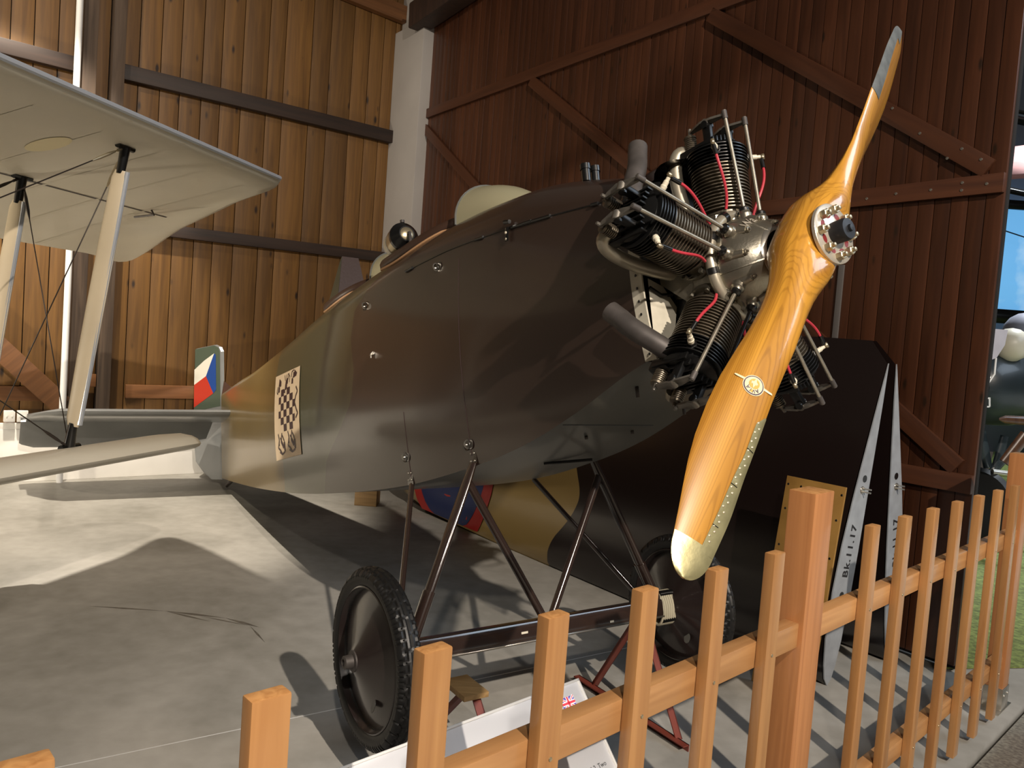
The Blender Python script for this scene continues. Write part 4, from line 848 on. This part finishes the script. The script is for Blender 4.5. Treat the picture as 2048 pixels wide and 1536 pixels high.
# ------------------------------------------------------------------ detached wings leaning behind the aircraft
D1 = DD.copy(); WN1 = -ND.copy()
def camo_wing():
    m = bpy.data.materials.new('wing_camouflage'); t, N, L, Pn = nt(m)
    tc = N.new('ShaderNodeTexCoord'); n = N.new('ShaderNodeTexNoise'); n.inputs['Scale'].default_value = 1.1; n.inputs['Detail'].default_value = 1; L.new(tc.outputs['Object'], n.inputs['Vector'])
    sx = N.new('ShaderNodeSeparateXYZ'); L.new(tc.outputs['Object'], sx.inputs[0])
    def math_(op, a, b_):
        k = N.new('ShaderNodeMath'); k.operation = op
        for i, q in ((0, a), (1, b_)):
            if isinstance(q, (int, float)): k.inputs[i].default_value = q
            else: L.new(q, k.inputs[i])
        return k.outputs[0]
    edge = math_('ADD', sx.outputs[0], math_('MULTIPLY', math_('SUBTRACT', n.outputs['Fac'], .5), .8))
    f = math_('GREATER_THAN', edge, 2.05)
    x = N.new('ShaderNodeMix'); x.data_type = 'RGBA'; L.new(f, x.inputs[0]); x.inputs[6].default_value = (.009, .005, .0045, 1); x.inputs[7].default_value = (.17, .115, .04, 1)
    L.new(x.outputs[2], Pn.inputs['Base Color']); Pn.inputs['Roughness'].default_value = .3; Pn.inputs['Coat Weight'].default_value = .35; Pn.inputs['Coat Roughness'].default_value = .15
    return m
M_wing = camo_wing()
M_rim = mat('rib_edge', (.05, .045, .045), .5)
AF = [(0, 0, 0), (.02, .022, -.016), (.06, .040, -.026), (.14, .060, -.034), (.28, .072, -.036), (.42, .070, -.032), (.58, .056, -.024), (.74, .036, -.016), (.88, .018, -.008), (1, .002, -.002)]
def leaning(name, label, bot, top, bulge, tips, letter, ribm, D1=D1):
    # bot, top: world points of the root rib (leading edge down); bulge: +1 cambered face towards the camera
    ch = (top - bot); C_ = ch.length; z = ch.normalized(); x = D1; y = z.cross(x).normalized()
    if (y.dot(V((-.858, -.513, 0)))) * bulge < 0: fl_ = -1
    else: fl_ = 1
    t = thing(name, bot, label, 'wing', 'detached wings leaning by the door'); M = frame((0, 0, 0), x, z.cross(x).normalized(), z)
    b = MB(); st = [(0, 0, C_), (.10, 0, C_ * 1.07), (.4, 0, C_ * 1.075), (1.5, 0, C_ * 1.07), (2.8, .0, C_ * 1.03), (3.8, .02, C_), (4.3, .10, C_ * .95), (4.5, .3, C_ * .8)]; vs = []
    for a, c0, c1 in st:
        c = c1 - c0; th = 1 if a < 3.5 else .8
        for q, u, l in AF: vs.append((a, fl_ * u * C_ * th * bulge * bulge, c0 + c * q))
        for q, u, l in reversed(AF[1:-1]): vs.append((a, fl_ * l * C_ * th, c0 + c * q))
    k = 2 * len(AF) - 2; b.add(vs, [(i * k + j, i * k + (j + 1) % k, (i + 1) * k + (j + 1) % k, (i + 1) * k + j) for i in range(len(st) - 1) for j in range(k)] + [tuple((len(st) - 1) * k + j for j in range(k))])
    skin = b.build('wing_skin', M_wing, t, M, True, 30)
    b = MB(); o0 = [V((-.004, fl_ * u * C_ * .97, C_ * q)) for q, u, l in AF] + [V((-.004, fl_ * l * C_ * .97, C_ * q)) for q, u, l in reversed(AF[1:-1])]
    b.prism(o0, (-.006, 0, 0)); rib = b.build('root_rib', ribm, t, M, False)
    def ry(q): return (I(q, [a for a, u, l in AF], [u for a, u, l in AF]) + I(q, [a for a, u, l in AF], [l for a, u, l in AF])) * .5 * C_ * fl_
    for q in (.24, .60):
        b = MB(); b.lathe([(0, .018), (.002, .018)], (-.0105, ry(q + .035), C_ * (q + .035)), (-1, 0, 0), 18); b.build('spar_hole', M_black, rib)
        b = MB()
        for dz in (-.008, .008): b.tube([(-.01, ry(q), C_ * q + dz), (-.055, ry(q), C_ * q + dz)], .004, 8)
        b.lathe([(0, .02), (.004, .018)], (-.0105, ry(q), C_ * q), (-1, 0, 0), 14); b.build('root_fitting', M_steel, rib)
    me = text_mesh(letter, .066, space=1.15, bold=.0016); me.materials.append(M_ink)
    # stencil reads upward along the rib; face normal is -x
    link('stencil', me, rib, frame((-.0112, ry(.42), C_ * .41), (0, 0, 1), (0, fl_ * (1 if fl_ > 0 else -1), 0) if False else V((-1, 0, 0)).cross(V((0, 0, 1))), (-1, 0, 0)))
    return t, skin, M, C_, fl_
Pb1 = onfloor(1650, 1370); Pt1 = onplane(1775, 727, Pb1, D1)
w1, sk1, Mw1, C1, f1 = leaning('detached_wing', 'dark brown detached wing with grey lettered root rib, nearest the fence', Pb1, Pt1, 1, None, 'Bk.11.17', M_bluegrey)
# roundel on the outer panel of the front wing
def w1pt(a, zc, off): q = zc / C1; return V((a, f1 * (I(q, [x for x, u, l in AF], [u for x, u, l in AF]) * C1 + off), zc))
for R_, R0, m, nm, of in ((.52, 0, M_fwhite, 'roundel_white', .004), (.62, .0, M_rred, 'roundel_red', .0055), (.50, 0, M_rblue, 'roundel_blue', .007)):
    if nm == 'roundel_white': continue
    b = MB(); n = 40; vs = []; rr = [R_ * i / 8 for i in range(9)]
    for r in rr:
        for j in range(n):
            a = 2 * PI * j / n; vs.append(w1pt(3.45 + r * math.cos(a), max(.03, .46 + r * math.sin(a)), of))
    b.add(vs, [(i * n + j, i * n + (j + 1) % n, (i + 1) * n + (j + 1) % n, (i + 1) * n + j) for i in range(8) for j in range(n)]); b.build(nm, m, sk1)
q_ = onplane(1783, 1000, Pb1, D1); Pt2 = Pt1 + WN1 * .075; dz2 = (Pt2 - q_).normalized(); Pb2 = Pt2 - dz2 * (Pt2.z / dz2.z)
w2, sk2, Mw2, C2, f2 = leaning('detached_wing', 'dark brown detached wing with grey root rib, the rear of the leaning pair', Pb2, Pt2, -1, None, 'Bk.11.17', M_bluegrey, DD)
# plywood sheet propped against the front wing
pc = [onplane(x, y, Pb1 - WN1 * .16 + V((0, 0, 0)), WN1) for x, y in ((1575, 953), (1693, 973), (1640, 1240), (1543, 1225))]
zt = (pc[0].z + pc[1].z) / 2
a0, a1 = [(p - Pb1).dot(D1) for p in (pc[0], pc[1])]
dn = V((.0, 0, 0)); b = MB(); x0, x1 = min(a0, a1), max(a0, a1)
lean_ = math.radians(8); Mp = frame(Pb1 - WN1 * .30 + D1 * (x0 + x1) / 2, D1, (WN1 * math.cos(lean_) * 1 + V((0, 0, -math.sin(lean_)))), (WN1 * math.sin(lean_) + V((0, 0, math.cos(lean_)))))
b.cbox((-(x1 - x0) / 2, -.006, 0.002), ((x1 - x0) / 2, .006, zt / math.cos(lean_)), .001); plw = tag(b.build('plywood_sheet', M_ply, M=Mp), 'yellowish plywood sheet propped upright against the dark wing', 'board')
b = MB()
for kx in range(5): b.lathe([(0, .006), (.001, .005)], ((kx - 2) * (x1 - x0) / 4.4, -.006, zt - .03), (0, -1, 0), 8)
for kz in range(4): b.lathe([(0, .006), (.001, .005)], ((x1 - x0) / 2 - .02, -.006, zt - .15 - kz * .18), (0, -1, 0), 8); b.lathe([(0, .006), (.001, .005)], (-(x1 - x0) / 2 + .02, -.006, zt - .15 - kz * .18), (0, -1, 0), 8)
b.build('screw_heads', M_black, plw)['kind'] = 'stuff'
b = MB(); p = Pb1 + D1 * 4.35 - WN1 * .34; p.z = 0; b.cbox((-.10, -.10, 0), (.10, .10, .17), .006); tag(b.build('wood_block', M_blockw, M=Matrix.Translation(p)), 'small wooden block on the floor in the shade under the fuselage', 'block')

# ------------------------------------------------------------------ red trestle under the axle
tr = thing('axle_trestle', V((ROOT.x, ROOT.y, 0)), 'low red steel trestle propping the axle of the monoplane', 'trestle')
axw = HUB + AX * WS + UX * WU
def TW(a, n, z): return V((axw.x, axw.y, 0)) + hd * a + NX * n + V((0, 0, z)) - V((ROOT.x, ROOT.y, 0))
def angle_bar(p, q, w=.034):
    p, q = V(p), V(q); d = (q - p).normalized(); u_ = NX - d * NX.dot(d); u_.normalize(); v_ = d.cross(u_); b = MB(); L_ = (q - p).length; M = frame(p, u_, v_, d)
    b.box((-w / 2, -w / 2, 0), (w / 2, -w / 2 + .005, L_), M); b.box((-w / 2, -w / 2, 0), (-w / 2 + .005, w / 2, L_), M); return b
ztop = axw.z - .055
for n in (.34, -.50):
    zt_ = ztop - (.145 if n > 0 else 0)
    angle_bar(TW(.03, n, zt_), TW(.27, n, .012)).build('leg', M_redsteel, tr, None, False); angle_bar(TW(-.03, n, zt_), TW(-.27, n, .012)).build('leg', M_redsteel, tr, None, False)
    angle_bar(TW(-.36, n + .02, .012), TW(.34, n + .02, .012)).build('foot_bar', M_redsteel, tr, None, False)
    b = MB(); b.box((-.06, -.03, zt_), (.06, .03, zt_ + .008), Matrix.Translation(TW(0, n, 0)) @ frame((0, 0, 0), hd, NX, (0, 0, 1))); b.build('saddle', M_redsteel, tr)
angle_bar(TW(.0, .36, .05), TW(.0, -.52, .05)).build('cross_bar', M_redsteel, tr, None, False)
b = MB(); b.cbox((-.08, -.055, ztop - .135), (.08, .05, ztop - .115), .002, Matrix.Translation(TW(0, .36, 0)) @ frame((0, 0, 0), hd, NX, (0, 0, 1))); b.build('wood_packing', M_blockw, tr)

# ------------------------------------------------------------------ pale biplane at the left (outer wings in view)
SP = V((.221, .975, 0)).normalized(); FWb = V((SP.y, -SP.x, 0)); thp = math.radians(16.5)
AFT = -FWb * math.cos(thp) - V((0, 0, math.sin(thp))); NB = SP.cross(AFT)
OU = onfloor(0, 115, 2.4); OLw = OU - FWb * .15 + V((0, 0, .917 - 2.4))
bip = thing('biplane', V((OLw.x, OLw.y, 0)), 'cream fabric covered biplane wings with struts and bracing wires at the left', 'airplane')
base = V((OLw.x, OLw.y, 0)); MU = Matrix.Translation(-base) @ frame(OU, SP, AFT, NB); MLw = Matrix.Translation(-base) @ frame(OLw, SP, AFT, NB)
PR = [(0, 0.0, 0.0), (.012, .022, -.010), (.04, .040, -.016), (.10, .060, -.016), (.22, .074, -.010), (.38, .076, -.002), (.55, .064, .004), (.72, .044, .006), (.88, .020, .004), (1, .002, 0)]
def wingmesh(st, T):
    b = MB(); vs = []
    for S_, l, t in st:
        c = t - l; k_ = min(1, c / 1.0)
        for q, u, w in PR: vs.append((S_, l + c * q, u * T * k_))
        for q, u, w in reversed(PR[1:-1]): vs.append((S_, l + c * q, w * T * k_))
    k = 2 * len(PR) - 2
    b.add(vs, [(i * k + j, i * k + (j + 1) % k, (i + 1) * k + (j + 1) % k, (i + 1) * k + j) for i in range(len(st) - 1) for j in range(k)] + [tuple((len(st) - 1) * k + j for j in range(k)), tuple(range(k))]); return b
stU = [(-1.9 + .37 * i, 0, 1.6) for i in range(11)] + [(1.84, .004, 1.6), (1.90, .06, 1.6), (1.93, .30, 1.6), (2.03, .60, 1.6), (2.12, .85, 1.6), (2.20, 1.0, 1.61), (2.30, 1.17, 1.63), (2.40, 1.34, 1.655), (2.47, 1.48, 1.655), (2.51, 1.58, 1.625)]
uw = wingmesh(stU, 1.25).build('upper_wing', M_linen, bip, MU, True, 50)
stL = [(-1.9 + .41 * i, 0, 1.30) for i in range(8)] + [(1.2, 0, 1.3), (1.42, .01, 1.28), (1.52, .06, 1.2), (1.575, .16, 1.05), (1.60, .32, .85)]
lw = wingmesh(stL, 1.3).build('lower_wing', M_linen, bip, MLw, True, 50)
def under_u(S_, d): q = d / 1.6; return V((S_, d, I(q, [p[0] for p in PR], [p[2] for p in PR]) * 1.25 - .0015))
b = MB(); b.tube([(-1.9 + 3.72 * i / 20, -.001, .004) for i in range(21)], .012, 8); b.build('leading_edge_highlight', M_led, uw)  # pale tube painting the blue highlight along the leading edge
for i in range(10):
    S_ = -1.45 + .35 * i; d1 = 1.58; b = MB(); n = 10; vs = []
    d0 = .02 if S_ < 1.8 else .1
    for j in range(n + 1):
        d = d0 + (d1 - d0) * j / n; vs += [under_u(S_ - .009, d), under_u(S_ + .009, d)]
    b.add(vs, [(2 * j, 2 * j + 1, 2 * j + 3, 2 * j + 2) for j in range(n)]); b.build('rib_tape', M_linen, uw)
b = MB(); vs = []
for S_ in (-.4, .5, 1.3, 2.10): vs += [under_u(S_, .815), under_u(S_, .827)]
b.add(vs, [(2 * j, 2 * j + 1, 2 * j + 3, 2 * j + 2) for j in range(3)]); b.build('aileron_gap', M_cable, uw)
b = MB(); vs = [under_u(.62 + .06 * math.cos(2 * PI * i / 20), .42 + .11 * math.sin(2 * PI * i / 20)) - V((0, 0, .001)) for i in range(20)]; b.add(vs, [tuple(range(20))]); b.build('inspection_window', mat('window_cream', (.85, .75, .45), .4), uw)
b = MB(); b.tube([under_u(1.72, .78), under_u(1.72, .78) - V((0, .01, .03)), under_u(1.72, .90) - V((0, 0, .012))], .006, 8); b.build('aileron_hinge', M_exh, uw)
def uW(S_, d, dz=0): return MU @ (under_u(S_, d) - V((0, 0, dz)))
def lW(S_, d): q = d / 1.3; return MLw @ V((S_, d, I(q, [p[0] for p in PR], [p[1] for p in PR]) * 1.3))
tops = {}
for nm, S_, du, dlw in (('front', .845, .22, .27), ('rear', .855, .80, .86)):
    T_, B_ = uW(S_, du), lW(S_, dlw); tops[nm] = (T_, B_)
    b = MB(); b.tube([T_.lerp(B_, t) for t in (.075, .10, .3, .5, .7, .90, .925)], [.028, .041, .046, .047, .046, .041, .03], 16, flat=.42, flatdir=FWb); sg = b.build('interplane_strut', M_linenS, bip, None)
    b = MB(); e = FWb * .040; b.tube([T_.lerp(B_, t) + FWb * .036 for t in (.08, .5, .92)], .011, 8); b.build('strut_edge_highlight', M_led, sg)  # pale tube painting the bluish light on the strut's forward edge
    b = MB(); b.tube([T_, T_.lerp(B_, .085)], [.022, .018], 12); b.tube([T_ + SP * .05, T_ - SP * .05], .014, 8); b.build('strut_fitting', M_black, sg); b = MB(); b.tube([B_, B_.lerp(T_, .085)], [.026, .018], 12); b.tube([B_ + SP * .06, B_ - SP * .05], .016, 8); b.build('strut_fitting', M_black, sg)
def wire(p, q, r=.0028): b = MB(); b.tube([p, q], r, 6); w = b.build('bracing_wire', M_cable, bip); return w
tf, bf = tops['front']; trr, br = tops['rear']
inb = lambda S_, d: lW(S_, d)
for p, q in ((tf, inb(-1.5, .27)), (bf, uW(-1.5, .22)), (tf, br), (trr, bf), (trr, inb(-1.5, .86)), (br, uW(-1.5, .80))):
    w = wire(p, q); d = (q - p).normalized(); b = MB(); b.tube([p + d * .05, p + d * .10, p + d * .16, p + d * .20], [.003, .0075, .0075, .003], 8); b.tube([p + d * .005, p + d * .055], .006, 8); b.build('turnbuckle', M_nut if p is tf else M_cable, w)

# ------------------------------------------------------------------ next hall, seen past the door edge
def HB(x, y, dist):                 # point at a given distance ahead
    r = ray(x, y); return CAM + r * (dist / r.y)
gx = [onfloor(x, y, .012) for x, y in ((1880, 1335), (2300, 1330), (2600, 850), (2000, 850))]
b = MB(); b.prism([p - V((0, 0, .008)) for p in gx], (0, 0, .008)); tag(b.build('floor_grass', M_grass), 'bright green artificial grass in the next hall', 'grass', kind='structure')
a, c = HB(1930, 412, 15), HB(2150, 628, 15)
b = MB(); b.box((a.x - 2.2, 15, c.z), (c.x + 3, 15.1, a.z)); mu_ = tag(b.build('sky_mural', M_mural), 'blue sky and cloud mural hung in the next hall', 'mural')
b = MB(); b.box((a.x - 2.3, 14.9, c.z - .28), (c.x + 3, 15.1, c.z - .02)); b.box((a.x - 2.3, 14.9, a.z), (c.x + 3, 15.1, a.z + .16)); b.build('mural_frame', M_headblack, mu_)
b = MB(); p, q = HB(1990, 455, 14.7), HB(2060, 478, 14.7); b.tube([p + (p - q) * 3, p, q, q + (q - p) * 4], .012, 6); b.build('hanging_cable', M_cable, mu_)
p, q = HB(1996, 395, 9.5), HB(2075, 255, 9.5)
ctr = HB(2065, 300, 10); b = MB(); b.prism([ctr + V(v) for v in ((-.9, -.8, -.62), (1.2, -.8, -.30), (1.2, .9, .42), (-.9, .9, -.02))], (0, 0, .06)); pf = tag(b.build('hanging_wing', M_pink), 'pink red fabric wing hanging high in the next hall', 'wing')
for z_, y0 in ((0, 235), (1, 345), (2, 385), (3, 130)):
    b = MB(); a, c = HB(1900, y0 - 30, 12 - z_ * .2), HB(2300, y0 + 55 - 60 * (z_ % 2), 12 - z_ * .2); b.tube([a, c], .05 + .06 * (z_ == 0), 4)
    tag(b.build('roof_girder', M_headblack), ('thick black roof girder crossing above the sky mural', 'thin black roof girder just over the pink wing', 'black roof girder directly above the mural frame', 'topmost black roof girder beside the door edge')[z_], 'girder', 'roof girders of the next hall')
b = MB(); b.box((2.0, 16.5, 0), (20, 16.6, 9)); tag(b.build('wall_hall', mat('hall_wall', (.30, .34, .42), .8), None), 'pale far wall of the next hall', 'wall', kind='structure')
# dark aircraft in the next hall
hp = V((5.6, 7.5, 0)); ha = thing('hall_airplane', hp, 'dark navy and green parked airplane partly hidden behind the timber door', 'airplane')
def hpt(x, y, dist=7.5): return HB(x, y, dist) - hp
def slab(name, pts, m, dist, depth, parent=None, sm=False):
    b = MB(); b.prism([hpt(x, y, dist) for x, y in pts], (0, depth, 0)); return b.build(name, m, parent or ha, None, sm)
b = MB(); c0, c1 = hpt(1935, 770, 7.9), hpt(2330, 745, 9.4); d = (c1 - c0).normalized(); b.tube([c0 - d * .1, c0, c0 + d * .5, c1], [.30, .40, .45, .45], 24, flat=1.0); hull = b.build('hull', M_hull, ha)
b = MB(); b.tube([c0 + V((.1, -.05, .39)), c1 + V((0, -.05, .46))], [.07, .10], 10, flat=.6); b.build('top_deck', M_linen, ha)
b = MB(); p = hpt(2022, 690, 7.7); b.sphere(p, .17, 8); b.build('head_fairing', M_ceramic, ha); b = MB(); p = hpt(2052, 668, 8.6); b.sphere(p, .24, 8); b.build('canopy_cover', M_silver, ha)
sv = slab('canvas_shield', ((1960, 655), (2016, 660), (2010, 690), (1993, 716), (1970, 724), (1958, 722)), M_silver, 6.6, .05)
b = MB(); b.tube([hpt(1992, 716, 6.6), hpt(1989, 748, 6.6), hpt(1970, 776, 6.6)], .008, 8); b.tube([hpt(1976, 722, 6.6), hpt(1979, 738, 6.6), hpt(1968, 752, 6.6)], .008, 8); b.build('canvas_tie', M_polewhite, ha)
b = MB()
for pts in (((1967, 795), (1981, 795), (1981, 798), (1967, 798)), ((1967, 812), (1981, 812), (1981, 815), (1967, 815)), ((1978, 795), (1981, 795), (1981, 815), (1978, 815)), ((1966, 795), (1969, 795), (1969, 815), (1966, 815))): b.prism([hpt(x, y, 7.35) for x, y in pts], (0, .01, 0))
b.build('white_square_mark', M_polewhite, ha, None, False)
for pts in (((1962, 862), (1976, 935)), ((2010, 872), (1990, 940)), ((2040, 880), (1984, 945))):
    b = MB(); b.tube([hpt(*pts[0], 7.4), hpt(*pts[1], 7.4)], .045, 10, flat=.5); b.build('gear_strut', M_hull, ha)
b = MB(); cw_ = hpt(1958, 955, 7.3); cw_.z = .36; b.lathe([(-.06, .02), (-.06, .26), (-.045, .33), (0, .36), (.045, .33), (.06, .26), (.06, .02)], cw_, (.83, .55, 0), 32); b.build('wheel', M_tire, ha)
b = MB(); p = hpt(1984, 944, 7.2); q = hpt(2300, 985, 7.2); b.tube([p, q], .03, 10); b.build('axle_tube', M_steel, ha)
b = MB(); p, q = hpt(1998, 838, 6.9), hpt(2120, 846, 6.9); b.tube([p, p.lerp(q, .1), q], [.01, .035, .05], 10, flat=.4, flatdir=(0, 0, 1)); b.tube([hpt(2052, 870, 6.9), hpt(2008, 925, 6.9)], [.06, .05], 10, flat=.5); b.build('propeller_blade', M_propdark, ha)
spot('hall_fill', (7.5, 9.5, 7.2), (7.2, 9.6, 0), 2600, (.84, .92, 1), 95, .5, .3)  # added fill that brightens the next hall; no such fixture seen
